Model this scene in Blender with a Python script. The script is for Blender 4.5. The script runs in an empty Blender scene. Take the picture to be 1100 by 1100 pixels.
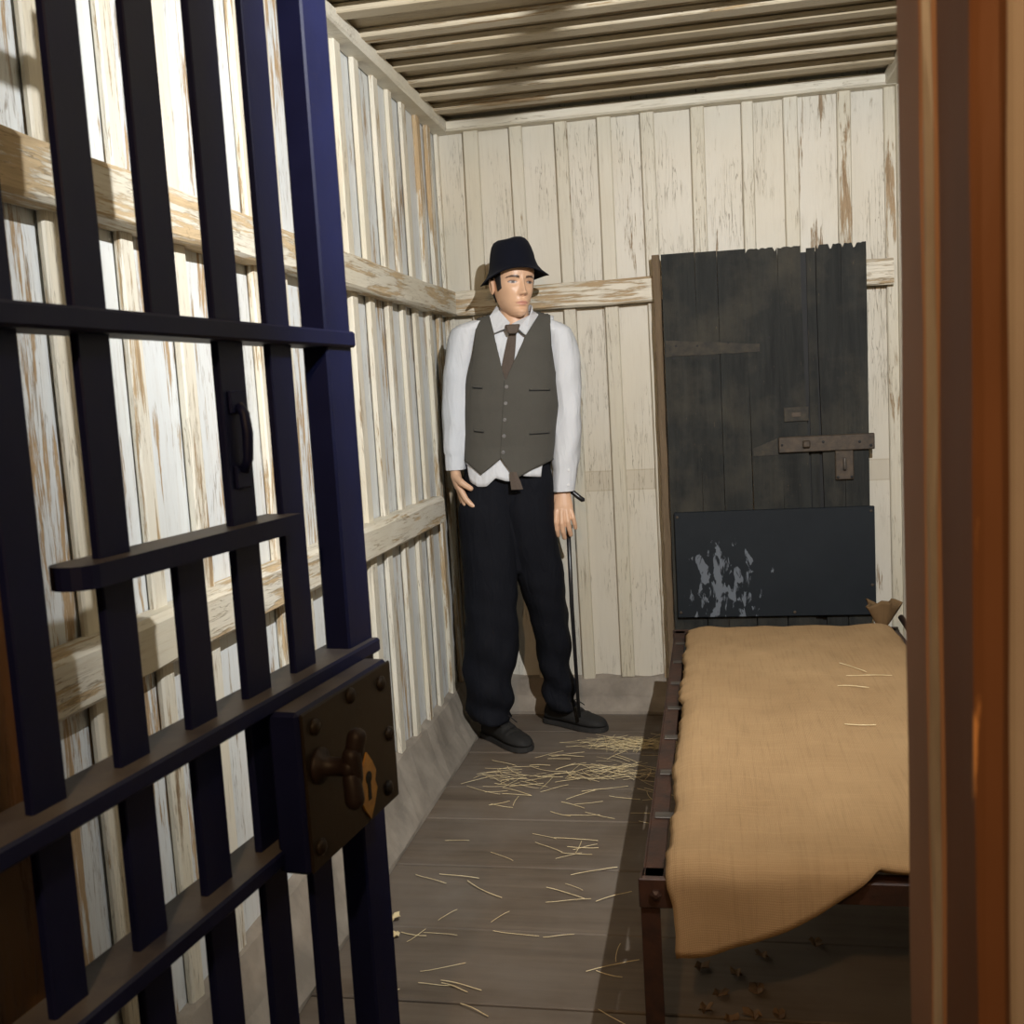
import bpy, bmesh, math, random
from mathutils import Vector, Matrix, noise, Euler
random.seed(7)
SC = bpy.context.scene
COL = SC.collection
PI = math.pi

# ------------------------------------------------------------------ camera, world, exposure
def look_rot(yaw, pitch, roll):
    cy, sy = math.cos(yaw), math.sin(yaw)
    fwd = Vector((-sy*math.cos(pitch), cy*math.cos(pitch), math.sin(pitch)))
    right = Vector((cy, sy, 0)); up = right.cross(fwd)
    c, s = math.cos(roll), math.sin(roll)
    r2 = c*right + s*up; u2 = -s*right + c*up
    return Matrix((r2, u2, -fwd)).transposed()
cam_d = bpy.data.cameras.new('camera'); cam = bpy.data.objects.new('camera', cam_d); COL.objects.link(cam)
cam.matrix_world = Matrix.Translation((0, 0, 1.3)) @ look_rot(0.1912, -0.1109, -0.05735).to_4x4()
cam_d.sensor_fit = 'HORIZONTAL'; cam_d.sensor_width = 36.0; cam_d.lens = 36.0*1112.8/1100.0
cam_d.clip_start = 0.02
cam_d.dof.use_dof = True; cam_d.dof.focus_distance = 3.4; cam_d.dof.aperture_fstop = 13.0
SC.camera = cam
W = bpy.data.worlds.new('world'); SC.world = W; W.use_nodes = True
W.node_tree.nodes['Background'].inputs[0].default_value = (1.0, 0.88, 0.75, 1)
W.node_tree.nodes['Background'].inputs[1].default_value = 0.05
SC.view_settings.view_transform = 'Standard'; SC.view_settings.look = 'None'
SC.view_settings.exposure = 0.0; SC.view_settings.gamma = 1.0; SC.view_settings.use_curve_mapping = False
# the two lamps of the place (their bulbs are the light sources; see the lamp builders at the end)
LAMP_CELL = dict(pos=(0.40, 0.95, 2.20), aim=(-0.62, 3.8, 1.40), r=0.011, col=(0.97, 0.985, 1.0), watts=310.0, cone=118.0, blend=0.9)
LAMP_HALL = dict(pos=(-0.16, -0.55, 2.05), r=0.03, col=(1.0, 0.62, 0.30), strength=2000.0)

# ------------------------------------------------------------------ helpers
def tag(o, label=None, cat=None, group=None, kind=None):
    if label: o['label'] = label
    if cat: o['category'] = cat
    if group: o['group'] = group
    if kind: o['kind'] = kind
    return o
def mesh(name, vs, fs, mat, parent=None, smooth=False, loc=None):
    me = bpy.data.meshes.new(name); me.from_pydata([tuple(v) for v in vs], [], fs); me.update()
    if mat: me.materials.append(mat)
    if smooth:
        for p in me.polygons: p.use_smooth = True
    return link(name, me, parent, loc)
def link(name, me, parent=None, loc=None):
    o = bpy.data.objects.new(name, me); COL.objects.link(o)
    if parent: o.parent = parent
    if loc: o.location = loc
    return o
def empty(name, loc=(0, 0, 0), rz=0):
    o = bpy.data.objects.new(name, None); COL.objects.link(o); o.location = loc; o.rotation_euler = (0, 0, rz)
    o.empty_display_size = 0.1
    return o
def fix(o):
    bm = bmesh.new(); bm.from_mesh(o.data); bmesh.ops.recalc_face_normals(bm, faces=bm.faces[:]); bm.to_mesh(o.data); bm.free()
    return o
def cbox(x0, x1, y0, y1, z0, z1, c=0.004):
    """chamfered box: verts, faces"""
    c = min(c, (x1-x0)*.45, (y1-y0)*.45, (z1-z0)*.45)
    cx, cy, cz = (x0+x1)/2, (y0+y1)/2, (z0+z1)/2
    hx, hy, hz = (x1-x0)/2, (y1-y0)/2, (z1-z0)/2
    vs = []; idx = {}
    for sx in (-1, 1):
        for sy in (-1, 1):
            for sz in (-1, 1):
                for a in range(3):
                    h = [hx-c, hy-c, hz-c]; h[a] = (hx, hy, hz)[a]
                    idx[(sx, sy, sz, a)] = len(vs)
                    vs.append((cx+sx*h[0], cy+sy*h[1], cz+sz*h[2]))
    fs = []
    S = (-1, 1)
    for s in S:
        fs.append([idx[(s, a, b, 0)] for a, b in ((-1, -1), (1, -1), (1, 1), (-1, 1))])
        fs.append([idx[(a, s, b, 1)] for a, b in ((-1, -1), (1, -1), (1, 1), (-1, 1))])
        fs.append([idx[(a, b, s, 2)] for a, b in ((-1, -1), (1, -1), (1, 1), (-1, 1))])
    for a in S:
        for b in S:
            fs.append([idx[(a, b, -1, 0)], idx[(a, b, 1, 0)], idx[(a, b, 1, 1)], idx[(a, b, -1, 1)]])
            fs.append([idx[(a, -1, b, 0)], idx[(a, 1, b, 0)], idx[(a, 1, b, 2)], idx[(a, -1, b, 2)]])
            fs.append([idx[(-1, a, b, 1)], idx[(1, a, b, 1)], idx[(1, a, b, 2)], idx[(-1, a, b, 2)]])
            for d in S:
                fs.append([idx[(a, b, d, 0)], idx[(a, b, d, 1)], idx[(a, b, d, 2)]])
    return vs, fs
def box(name, b, mat, parent=None, c=0.004, M=None):
    vs, fs = cbox(*b, c=c)
    if M: vs = [M @ Vector(v) for v in vs]
    return fix(mesh(name, vs, fs, mat, parent))
class MB:
    def __init__(s): s.v = []; s.f = []
    def add(s, vf, M=None):
        n = len(s.v); vs, fs = vf
        s.v += [tuple(M @ Vector(v)) if M else tuple(v) for v in vs]
        s.f += [[i+n for i in f] for f in fs]
        return s
    def build(s, name, mat, parent=None, smooth=False):
        return fix(mesh(name, s.v, s.f, mat, parent, smooth))
def tube(pts, rads, n=12, cap=True, sx=1.0, round_end=False):
    """tube along a path; rads: radius or (a, b) per point"""
    pts = [Vector(p) for p in pts]; vs = []; fs = []
    m = len(pts); ref = None
    for i in range(m):
        t = (pts[min(i+1, m-1)] - pts[max(i-1, 0)]).normalized()
        if ref is None:
            ref = Vector((1, 0, 0)) if abs(t.x) < .8 else Vector((0, 1, 0))
        a = (ref - t*ref.dot(t)).normalized(); b = t.cross(a); ref = a
        r = rads[i]; ra, rb = (r, r) if not isinstance(r, (tuple, list)) else r
        for k in range(n):
            q = 2*PI*k/n; vs.append(pts[i] + a*ra*math.cos(q) + b*rb*math.sin(q))
    for i in range(m-1):
        for k in range(n):
            fs.append([i*n+k, i*n+(k+1) % n, (i+1)*n+(k+1) % n, (i+1)*n+k])
    if cap:
        fs.append(list(range(n))[::-1]); fs.append([(m-1)*n+k for k in range(n)])
    return vs, fs
def capsule(p, q, r0, r1, n=10):
    p, q = Vector(p), Vector(q); d = (q-p).normalized()
    P = []; Rr = []
    for k in range(4):
        a = PI/2*k/4; P.append(p - d*r0*math.cos(a)); Rr.append(max(r0*math.sin(a), 1e-4))
    P.append(p); Rr.append(r0); P.append(q); Rr.append(r1)
    for k in range(1, 5):
        a = PI/2*k/4; P.append(q + d*r1*math.sin(a)); Rr.append(max(r1*math.cos(a), 1e-4))
    return tube(P, Rr, n)
def lathe(prof, n=24, M=None):
    vs = []; fs = []
    for r, z in prof:
        for k in range(n):
            a = 2*PI*k/n; vs.append(Vector((r*math.cos(a), r*math.sin(a), z)))
    for i in range(len(prof)-1):
        for k in range(n):
            fs.append([i*n+k, i*n+(k+1) % n, (i+1)*n+(k+1) % n, (i+1)*n+k])
    fs.append(list(range(n))[::-1]); fs.append([(len(prof)-1)*n+k for k in range(n)])
    if M: vs = [M @ v for v in vs]
    return vs, fs
def lerp(a, b, t): return a+(b-a)*t
def interp(tab, z):
    """tab sorted by descending or ascending first item"""
    t = sorted(tab)
    if z <= t[0][0]: return t[0][1:]
    for i in range(len(t)-1):
        if z <= t[i+1][0]:
            k = (z-t[i][0])/(t[i+1][0]-t[i][0]); k2 = k
            return tuple(lerp(a, b, k2) for a, b in zip(t[i][1:], t[i+1][1:]))
    return t[-1][1:]
def I1(tab, z): return interp(tab, z)[0]

# ------------------------------------------------------------------ materials
class NT:
    def __init__(s, name):
        s.m = bpy.data.materials.new(name); s.m.use_nodes = True; s.t = s.m.node_tree
        s.n = s.t.nodes; s.l = s.t.links; s.b = s.n['Principled BSDF']
    def node(s, typ, **kw):
        o = s.n.new(typ)
        for k, v in kw.items(): setattr(o, k, v)
        return o
    def put(s, sock, v):
        if hasattr(v, 'is_output') or hasattr(v, 'links'): s.l.new(v, sock)
        else: sock.default_value = v
    def coords(s, scale=(1, 1, 1), jitter=True, space='Object'):
        tc = s.node('ShaderNodeTexCoord'); v = tc.outputs[space]
        if jitter:
            oi = s.node('ShaderNodeObjectInfo'); mu = s.node('ShaderNodeMath', operation='MULTIPLY'); mu.inputs[1].default_value = 17.3
            s.l.new(oi.outputs['Random'], mu.inputs[0])
            ad = s.node('ShaderNodeVectorMath', operation='ADD'); s.l.new(v, ad.inputs[0]); s.l.new(mu.outputs[0], ad.inputs[1]); v = ad.outputs[0]
        mp = s.node('ShaderNodeMapping'); mp.inputs['Scale'].default_value = scale; s.l.new(v, mp.inputs['Vector'])
        return mp.outputs[0]
    def noise(s, vec, scale=1.0, detail=6, rough=.6, dist=0.0):
        o = s.node('ShaderNodeTexNoise'); s.l.new(vec, o.inputs['Vector'])
        o.inputs['Scale'].default_value = scale; o.inputs['Detail'].default_value = detail
        o.inputs['Roughness'].default_value = rough; o.inputs['Distortion'].default_value = dist
        return o.outputs['Fac']
    def ramp(s, fac, stops, interp='LINEAR'):
        o = s.node('ShaderNodeValToRGB'); o.color_ramp.interpolation = interp
        e = o.color_ramp.elements
        while len(e) > 1: e.remove(e[-1])
        for i, (p, c) in enumerate(stops):
            x = e[0] if i == 0 else e.new(p)
            x.position = p; x.color = (c, c, c, 1) if isinstance(c, (int, float)) else (*c, 1)
        s.l.new(fac, o.inputs[0]); return o.outputs['Color']
    def mix(s, fac, a, b, mode='MIX'):
        o = s.node('ShaderNodeMix', data_type='RGBA', blend_type=mode)
        s.put(o.inputs[0], fac)
        for sock, v in ((o.inputs[6], a), (o.inputs[7], b)):
            s.put(sock, (*v, 1) if isinstance(v, tuple) and len(v) == 3 else v)
        return o.outputs[2]
    def math(s, op, a, b=0.0, clamp=False):
        o = s.node('ShaderNodeMath', operation=op); o.use_clamp = clamp
        s.put(o.inputs[0], a); s.put(o.inputs[1], b); return o.outputs[0]
    def rnd(s):
        return s.node('ShaderNodeObjectInfo').outputs['Random']
    def bump(s, h, strength=.3, dist=.01):
        o = s.node('ShaderNodeBump'); o.inputs['Strength'].default_value = strength; o.inputs['Distance'].default_value = dist
        s.l.new(h, o.inputs['Height']); s.l.new(o.outputs[0], s.b.inputs['Normal'])
    def out(s, col, rough=.6, metal=0.0, coat=0.0, spec=None):
        s.put(s.b.inputs['Base Color'], (*col, 1) if isinstance(col, tuple) else col)
        s.put(s.b.inputs['Roughness'], rough); s.b.inputs['Metallic'].default_value = metal
        s.b.inputs['Coat Weight'].default_value = coat
        if spec is not None: s.b.inputs['Specular IOR Level'].default_value = spec
        return s.m

def peeling(name, paint, wood, peel=.45, axis=2, dark=(.12, .075, .04), tint=.1, grime=.25, crack=.75, band=False):
    """old oil paint flaking off boards; the grain runs along axis"""
    m = NT(name)
    sc = [26.0, 26.0, 26.0]; sc[axis] = 2.2
    v = m.coords(tuple(sc)); n1 = m.noise(v, 1.0, 9, .72, .4)
    sf = [110.0]*3; sf[axis] = 7.0
    v2 = m.coords(tuple(sf)); n2 = m.noise(v2, 1.0, 5, .7)
    v3 = m.coords((2.3, 2.3, 1.6)); big = m.noise(v3, 1.0, 3, .5)
    r = m.rnd()
    s1 = m.math('MULTIPLY_ADD', n1, .75); s1.node.inputs[2].default_value = 0.0
    a = m.math('ADD', m.math('MULTIPLY', n1, .72), m.math('MULTIPLY', n2, .28))
    a = m.math('ADD', a, m.math('MULTIPLY', m.math('SUBTRACT', big, .5), .38))
    a = m.math('ADD', a, m.math('MULTIPLY', m.math('SUBTRACT', r, .5), .09))
    mask = m.ramp(a, [(peel, 1.0), (peel+.035, 0.0)])          # 1 = bare wood
    woodc = m.mix(m.ramp(n2, [(.3, 0.0), (.7, 1.0)]), wood, tuple(x*1.5 for x in wood))
    woodc = m.mix(m.ramp(n1, [(.25, 1.0), (.42, 0.0)]), woodc, dark)
    pv = m.mix(m.ramp(big, [(.35, 0.0), (.65, 1.0)]), paint, tuple(p*(1-t) for p, t in zip(paint, (tint*.7, tint, tint*1.7))))
    pv = m.mix(m.ramp(n2, [(.25, grime), (.5, 0.0)]), pv, wood)
    col = m.mix(mask, pv, woodc)
    if band:
        sp = m.node('ShaderNodeSeparateXYZ'); tc = m.node('ShaderNodeTexCoord'); m.l.new(tc.outputs['Object'], sp.inputs[0])
        bz = m.ramp(m.math('SUBTRACT', sp.outputs['Z'], .9), [(.0, 0.0), (.003, .9), (.006, .35), (.078, .35), (.081, .9), (.086, 0.0)])
        col = m.mix(bz, col, (.40, .33, .22))
    # hairline cracks along the grain
    sk = [75.0]*3; sk[axis] = 4.0
    n4 = m.noise(m.coords(tuple(sk)), 1.0, 3, .55, .6); patch = m.noise(m.coords((6, 6, 3)), 1.0, 3)
    ck = m.math('MULTIPLY', m.ramp(n4, [(.485, 0.0), (.5, 1.0), (.515, 0.0)]), m.ramp(patch, [(.45, 0.0), (.58, crack)]))
    col = m.mix(ck, col, tuple(x*.5 for x in wood))
    h = m.math('SUBTRACT', m.math('SUBTRACT', m.math('MULTIPLY', n2, .35), mask), m.math('MULTIPLY', ck, .6))
    m.bump(h, .5, .0035)
    return m.out(col, m.ramp(mask, [(0, .5), (1, .85)]))

def plainmix(name, c1, c2, scale=(8, 8, 8), rough=.7, bump=.2, bscale=60, metal=0.0, coat=0.0, lo=.35, hi=.65, dist=.004):
    m = NT(name); v = m.coords(scale); n = m.noise(v, 1.0, 7, .62)
    f = m.noise(m.coords((bscale,)*3), 1.0, 4, .6)
    col = m.mix(m.ramp(n, [(lo, 0.0), (hi, 1.0)]), c1, c2)
    m.bump(m.math('ADD', m.math('MULTIPLY', f, .5), n), bump, dist)
    return m.out(col, rough, metal, coat)

WHITE = (.78, .755, .68)
M_LBOARD = peeling('peeling white boards', (.68, .70, .695), (.36, .25, .14), .40, 2, tint=.05)
M_LBATT = peeling('peeling battens with warm light tint', (.74, .70, .60), (.38, .27, .15), .425, 2, tint=.12)  # cream tone puts some of the warm hall light into the paint
M_BBOARD = peeling('cream back boards', (.62, .58, .49), (.30, .22, .14), .345, 2, tint=.08, grime=.12, band=True)
M_BBATT = peeling('cream back battens', (.60, .56, .46), (.33, .235, .14), .385, 2, tint=.1, grime=.2)
M_RAILY = peeling('worn rail wood', (.70, .66, .56), (.42, .315, .185), .46, 1, tint=.1, grime=.5)
M_RAILX = peeling('worn back rail', (.68, .63, .52), (.36, .26, .15), .44, 0, tint=.1, grime=.45)
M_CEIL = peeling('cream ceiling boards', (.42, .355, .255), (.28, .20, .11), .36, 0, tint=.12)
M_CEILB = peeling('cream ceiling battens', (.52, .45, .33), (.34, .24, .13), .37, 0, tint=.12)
M_TRIM = peeling('painted trim', (.70, .66, .56), (.40, .29, .17), .36, 0, tint=.1, grime=.3)
M_CASING = peeling('bare brown casing', (.22, .17, .11), (.11, .075, .042), .56, 2, grime=.6)

def planks_mat():
    m = NT('dusty floor planks'); v = m.coords((1.6, 22, 22)); n = m.noise(v, 1.0, 8, .65, .3)
    fine = m.noise(m.coords((6, 150, 60)), 1.0, 4, .6)
    big = m.noise(m.coords((2.6, 2.6, 2.6), jitter=False), 1.0, 4, .6)
    r = m.rnd()
    c = m.mix(m.ramp(n, [(.3, 0.0), (.7, 1.0)]), (.088, .063, .042), (.170, .130, .092))
    c = m.mix(m.ramp(big, [(.4, 0.0), (.66, .75)]), c, (.185, .155, .125))
    c = m.mix(m.math('MULTIPLY', r, .28), c, (.065, .048, .034))
    m.bump(m.math('ADD', n, m.math('MULTIPLY', fine, .6)), .28, .003)
    return m.out(c, .72)
M_FLOOR = planks_mat()
M_SLAB = plainmix('dark sub floor', (.03, .024, .018), (.05, .04, .03))
M_CURB = plainmix('grey plaster curb', (.20, .17, .135), (.32, .275, .22), (7, 7, 7), .85, .4, 45)
M_HALLWALL = plainmix('beige hall plaster', (.25, .20, .16), (.30, .245, .195), (5, 5, 5), .8, .1)

def jamb_mat(name, base, chip, edge):
    m = NT(name); v = m.coords((30, 30, 4), jitter=False); n = m.noise(v, 1.0, 6, .65)
    big = m.noise(m.coords((4, 4, 2.2), jitter=False), 1.0, 3)
    c = m.mix(m.ramp(big, [(.3, 0.0), (.7, 1.0)]), base, tuple(x*.6 for x in base))
    k = m.math('ADD', m.math('MULTIPLY', n, .8), m.math('MULTIPLY', big, .25))
    c = m.mix(m.ramp(k, [(.655, 0.0), (.685, 1.0)]), c, chip)
    m.bump(n, .25, .003)
    return m.out(c, .62, 0, 0, .2)
M_JAMB = jamb_mat('brown gloss jamb', (.29, .155, .09), (.62, .28, .08), 0)
M_JAMB2 = jamb_mat('brown outer frame', (.17, .07, .028), (.55, .26, .09), 0)
M_EDGE = plainmix('pale chipped bead', (.16, .135, .11), (.25, .215, .18), (40, 40, 6), .5, .2)
M_POST = peeling('brown left post', (.17, .085, .032), (.10, .05, .02), .42, 2, (.05, .03, .015), .2, .4)

def gate_mat(name, base, wear, dust):
    m = NT(name); v = m.coords((9, 9, 9)); n = m.noise(v, 1.0, 7, .65)
    f = m.noise(m.coords((55, 55, 55)), 1.0, 4, .6)
    geo = m.node('ShaderNodeNewGeometry'); sep = m.node('ShaderNodeSeparateXYZ'); m.l.new(geo.outputs['Normal'], sep.inputs[0])
    up = m.ramp(sep.outputs['Z'], [(.8, 0.0), (.97, 1.0)])
    c = m.mix(m.ramp(n, [(.3, 0.0), (.7, 1.0)]), base, tuple(x*1.5 for x in base))
    c = m.mix(m.ramp(m.math('ADD', m.math('MULTIPLY', f, .6), m.math('MULTIPLY', n, .4)), [(.63, 0.0), (.69, 1.0)]), c, wear)
    du = m.math('MULTIPLY', up, m.ramp(n, [(.28, .25), (.62, .9)]))
    c = m.mix(du, c, dust)                                      # dust that has settled on the flat tops
    m.bump(m.math('ADD', m.math('MULTIPLY', f, .35), n), .22, .003)
    return m.out(c, m.math('ADD', m.math('MULTIPLY', n, .22), .40), 0.0, 0.0, .22)
M_GATE = gate_mat('navy black gate paint', (.0030, .0046, .0270), (.004, .006, .028), (.105, .098, .094))
M_LOCK = gate_mat('brown black lock paint', (.011, .007, .004), (.035, .027, .02), (.03, .027, .027))
M_KNOB = gate_mat('dark bronze knob', (.012, .007, .006), (.03, .018, .012), (.02, .015, .015))
M_BRASS = plainmix('worn yellow brass', (.40, .20, .035), (.27, .13, .03), (60, 60, 60), .4, .2, 120, .3)
M_BLACK = plainmix('black void', (.004, .004, .004), (.008, .008, .008))

M_DOOR = NT('tarred door planks')
def door_mat():
    m = M_DOOR; v = m.coords((28, 28, 2.4)); n = m.noise(v, 1.0, 8, .7, .3)
    f = m.noise(m.coords((120, 120, 25)), 1.0, 5, .7)
    big = m.noise(m.coords((5, 5, 5), jitter=False), 1.0, 5, .6)
    c = m.mix(m.ramp(n, [(.3, 0.0), (.7, 1.0)]), (.012, .0128, .0125), (.031, .032, .029))
    c = m.mix(m.ramp(big, [(.46, 0.0), (.75, .7)]), c, (.07, .062, .046))
    c = m.mix(m.ramp(f, [(.66, 0.0), (.72, .8)]), c, (.12, .085, .05))
    m.bump(m.math('ADD', n, m.math('MULTIPLY', f, .8)), .6, .004)
    return m.out(c, .7, 0, 0, .18)
M_DOOR = door_mat()
M_GHOST = plainmix('bare hinge mark', (.050, .041, .028), (.024, .022, .018), (30, 30, 30), .8, .4)
M_RUST = plainmix('rusty brown hasp', (.075, .052, .032), (.035, .026, .018), (30, 30, 30), .6, .4, 90, .2)
M_HOLE = M_BLACK
def panel_mat():
    m = NT('black sheet with white paint spots')
    n = m.noise(m.coords((9, 9, 9), jitter=False), 1.0, 6)
    c = m.mix(n, (.007, .0095, .0125), (.016, .020, .024))
    # old white paint splashed on the left half, running down in drips
    big = m.noise(m.coords((34, 1, 15), jitter=False), 1.0, 3, .55, .5)
    sep = m.node('ShaderNodeSeparateXYZ'); tc = m.node('ShaderNodeTexCoord'); m.l.new(tc.outputs['Object'], sep.inputs[0])
    lx = m.ramp(m.math('MULTIPLY_ADD', sep.outputs['X'], 1.36), [(0, 0)]) if False else None
    x = m.math('ADD', m.math('MULTIPLY', sep.outputs['X'], 1.35), .475)      # 0..1 across the sheet
    z = m.math('MULTIPLY', m.math('SUBTRACT', sep.outputs['Z'], .39), 2.4)
    gx = m.ramp(x, [(.02, .0), (.10, .75), (.20, 1.0), (.34, .8), (.50, .25), (.6, 0.0)])
    gz = m.ramp(z, [(.0, .9), (.30, 1.0), (.62, .8), (.85, .25), (.97, 0.0)])
    k = m.math('ADD', big, m.math('MULTIPLY', m.math('SUBTRACT', m.math('MULTIPLY', gx, gz), 1.0), .30))
    c = m.mix(m.ramp(k, [(.455, 0.0), (.50, 1.0)]), c, (.13, .145, .165))
    m.bump(n, .15, .003)
    return m.out(c, .6, 0, 0, .2)
M_PANEL = panel_mat()
M_BED = plainmix('rust brown bed iron', (.055, .021, .011), (.022, .011, .008), (22, 22, 22), .5, .35, 90, .15)
M_STEEL = plainmix('dull grey strap', (.06, .05, .042), (.11, .095, .08), (25, 25, 25), .45, .2, 90, .5)

def burlap(name, c1, c2):
    m = NT(name)
    tc = m.node('ShaderNodeTexCoord'); uv = tc.outputs['UV']
    def wv(axis, sc):
        w = m.node('ShaderNodeTexWave', wave_type='BANDS', bands_direction=axis); m.l.new(uv, w.inputs['Vector'])
        w.inputs['Scale'].default_value = sc; w.inputs['Distortion'].default_value = 1.6; w.inputs['Detail'].default_value = 2
        w.inputs['Detail Scale'].default_value = 2.5
        return w.outputs['Fac']
    a, b = wv('X', 95), wv('Y', 75)
    slub = m.noise(m.coords((140, 6, 6), False), 1.0, 3); slub2 = m.noise(m.coords((6, 160, 6), False), 1.0, 3)
    big = m.noise(m.coords((3, 3, 3), False), 1.0, 5)
    c = m.mix(m.ramp(big, [(.32, 0.0), (.68, 1.0)]), c1, c2)
    c = m.mix(m.math('MULTIPLY', m.ramp(slub, [(.5, 0.0), (.75, 1.0)]), .35), c, tuple(x*.6 for x in c1))
    c = m.mix(m.math('MULTIPLY', m.ramp(slub2, [(.5, 0.0), (.75, 1.0)]), .3), c, tuple(x*1.25 for x in c2))
    h = m.math('MULTIPLY', a, b)
    c = m.mix(m.math('MULTIPLY', m.math('SUBTRACT', 1.0, h), .16), c, tuple(x*.5 for x in c1))
    m.bump(h, .35, .0018)
    return m.out(c, .95, 0, 0, .1)
M_BURLAP = burlap('brown burlap', (.33, .208, .102), (.415, .27, .136))
M_BURLAP2 = burlap('dark burlap', (.12, .075, .038), (.17, .105, .05))
M_STRAW = plainmix('yellow straw', (.52, .40, .20), (.74, .61, .36), (30, 30, 30), .6, 0)
M_LEAF = plainmix('dry brown leaf', (.09, .05, .022), (.18, .10, .042), (20, 20, 20), .8, .3)

def cloth(name, c1, c2, bs=300, bump=.15, rough=.9, sheen=0.0, big=9, fold=0.0):
    m = NT(name); n = m.noise(m.coords((big,)*3, False), 1.0, 5); f = m.noise(m.coords((bs,)*3, False), 1.0, 3)
    c = m.mix(m.math('ADD', m.math('MULTIPLY', n, .5), m.math('MULTIPLY', f, .5)), c1, c2)
    if fold:
        fo = m.noise(m.coords((26, 26, 7), False), 1.0, 3, .5, 1.2)
        m.bump(m.math('ADD', m.math('MULTIPLY', f, .06), fo), fold, .012)
    else: m.bump(f, bump, .002)
    m.b.inputs['Sheen Weight'].default_value = sheen
    return m.out(c, rough, 0, 0, .2)
M_SHIRT = cloth('white cotton shirt', (.60, .615, .635), (.68, .69, .71), 260, .08, fold=.55)
M_VEST = cloth('grey wool waistcoat', (.060, .056, .047), (.108, .102, .087), 420, .3, .95, .03)
M_TIE = cloth('brown tweed tie', (.045, .034, .028), (.16, .125, .10), 330, .3)
M_TROUS = cloth('black navy trousers', (.0035, .004, .0068), (.0065, .0074, .0115), 300, .1, .85, .0, fold=.6)
M_HAT = cloth('navy black felt', (.0025, .003, .007), (.006, .007, .0135), 350, .35, 1.0, .02)
M_HAIR = cloth('black hair', (.010, .009, .010), (.025, .022, .022), 200, .5, .5)
M_SHOE = cloth('black suede shoe', (.013, .0125, .012), (.032, .031, .029), 250, .2, .7)
M_SOLE = cloth('dark rubber sole', (.025, .024, .023), (.04, .039, .037), 100, .1, .6)
M_BTN = plainmix('grey horn button', (.10, .095, .09), (.20, .19, .18), (80, 80, 80), .3, 0)
M_PEARL = plainmix('white shirt button', (.8, .8, .8), (.7, .7, .7), (80, 80, 80), .3, 0)
M_CANE = plainmix('black cane lacquer', (.008, .008, .009), (.014, .014, .016), (30, 30, 30), .3, .05)
def skin_mat():
    m = NT('painted mannequin skin')
    at = m.node('ShaderNodeVertexColor', layer_name='tone')
    m.l.new(at.outputs['Color'], m.b.inputs['Base Color'])
    m.b.inputs['Roughness'].default_value = .42; m.b.inputs['Specular IOR Level'].default_value = .5
    return m.m
M_SKIN = skin_mat()
def glow(name, col, s):
    m = NT(name); m.b.inputs['Base Color'].default_value = (*col, 1)
    m.b.inputs['Emission Color'].default_value = (*col, 1); m.b.inputs['Emission Strength'].default_value = s
    return m.m
M_LAMPBODY = plainmix('black lamp metal', (.02, .02, .02), (.03, .03, .03), (20, 20, 20), .5, 0)

# ------------------------------------------------------------------ the cell: floor, walls, ceiling
XL, XR, YF, YB, ZC = -1.03, 0.735, 0.72, 4.14, 2.40
floor = box('floor', (-1.6, 1.2, -1.2, 4.4, -0.12, -0.032), M_SLAB, None, .002); tag(floor, 'dusty grey wooden plank floor of the cell', kind='structure')
edges = [4.30, 4.071, 3.862, 3.618, 3.285, 3.02, 2.70, 2.36, 2.05, 1.74, 1.42, 1.10, .78, .46, .14, -.18, -.50, -.82, -1.15]
for i in range(len(edges)-1):
    y1, y0 = edges[i], edges[i+1]
    dz = random.uniform(-.002, .002)
    box('floor_plank', (-1.15, 0.85, y0+.0025, y1-.0025, -.030, 0.0+dz-.002), M_FLOOR, floor, .003)

wall_left = box('wall_left', (XL-.10, XL-.021, .55, 4.3, 0, 2.5), M_SLAB, None); tag(wall_left, 'left cell wall of peeling white boards and battens', kind='structure')
wall_back = box('wall_back', (-1.10, .9, YB+.021, YB+.10, 0, 2.5), M_SLAB, None); tag(wall_back, 'back cell wall of cream boards and battens', kind='structure')
wall_right = box('wall_right', (XR+.021, XR+.10, .55, 4.3, 0, 2.5), M_SLAB, None); tag(wall_right, 'right cell wall of cream boards', kind='structure')
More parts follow.
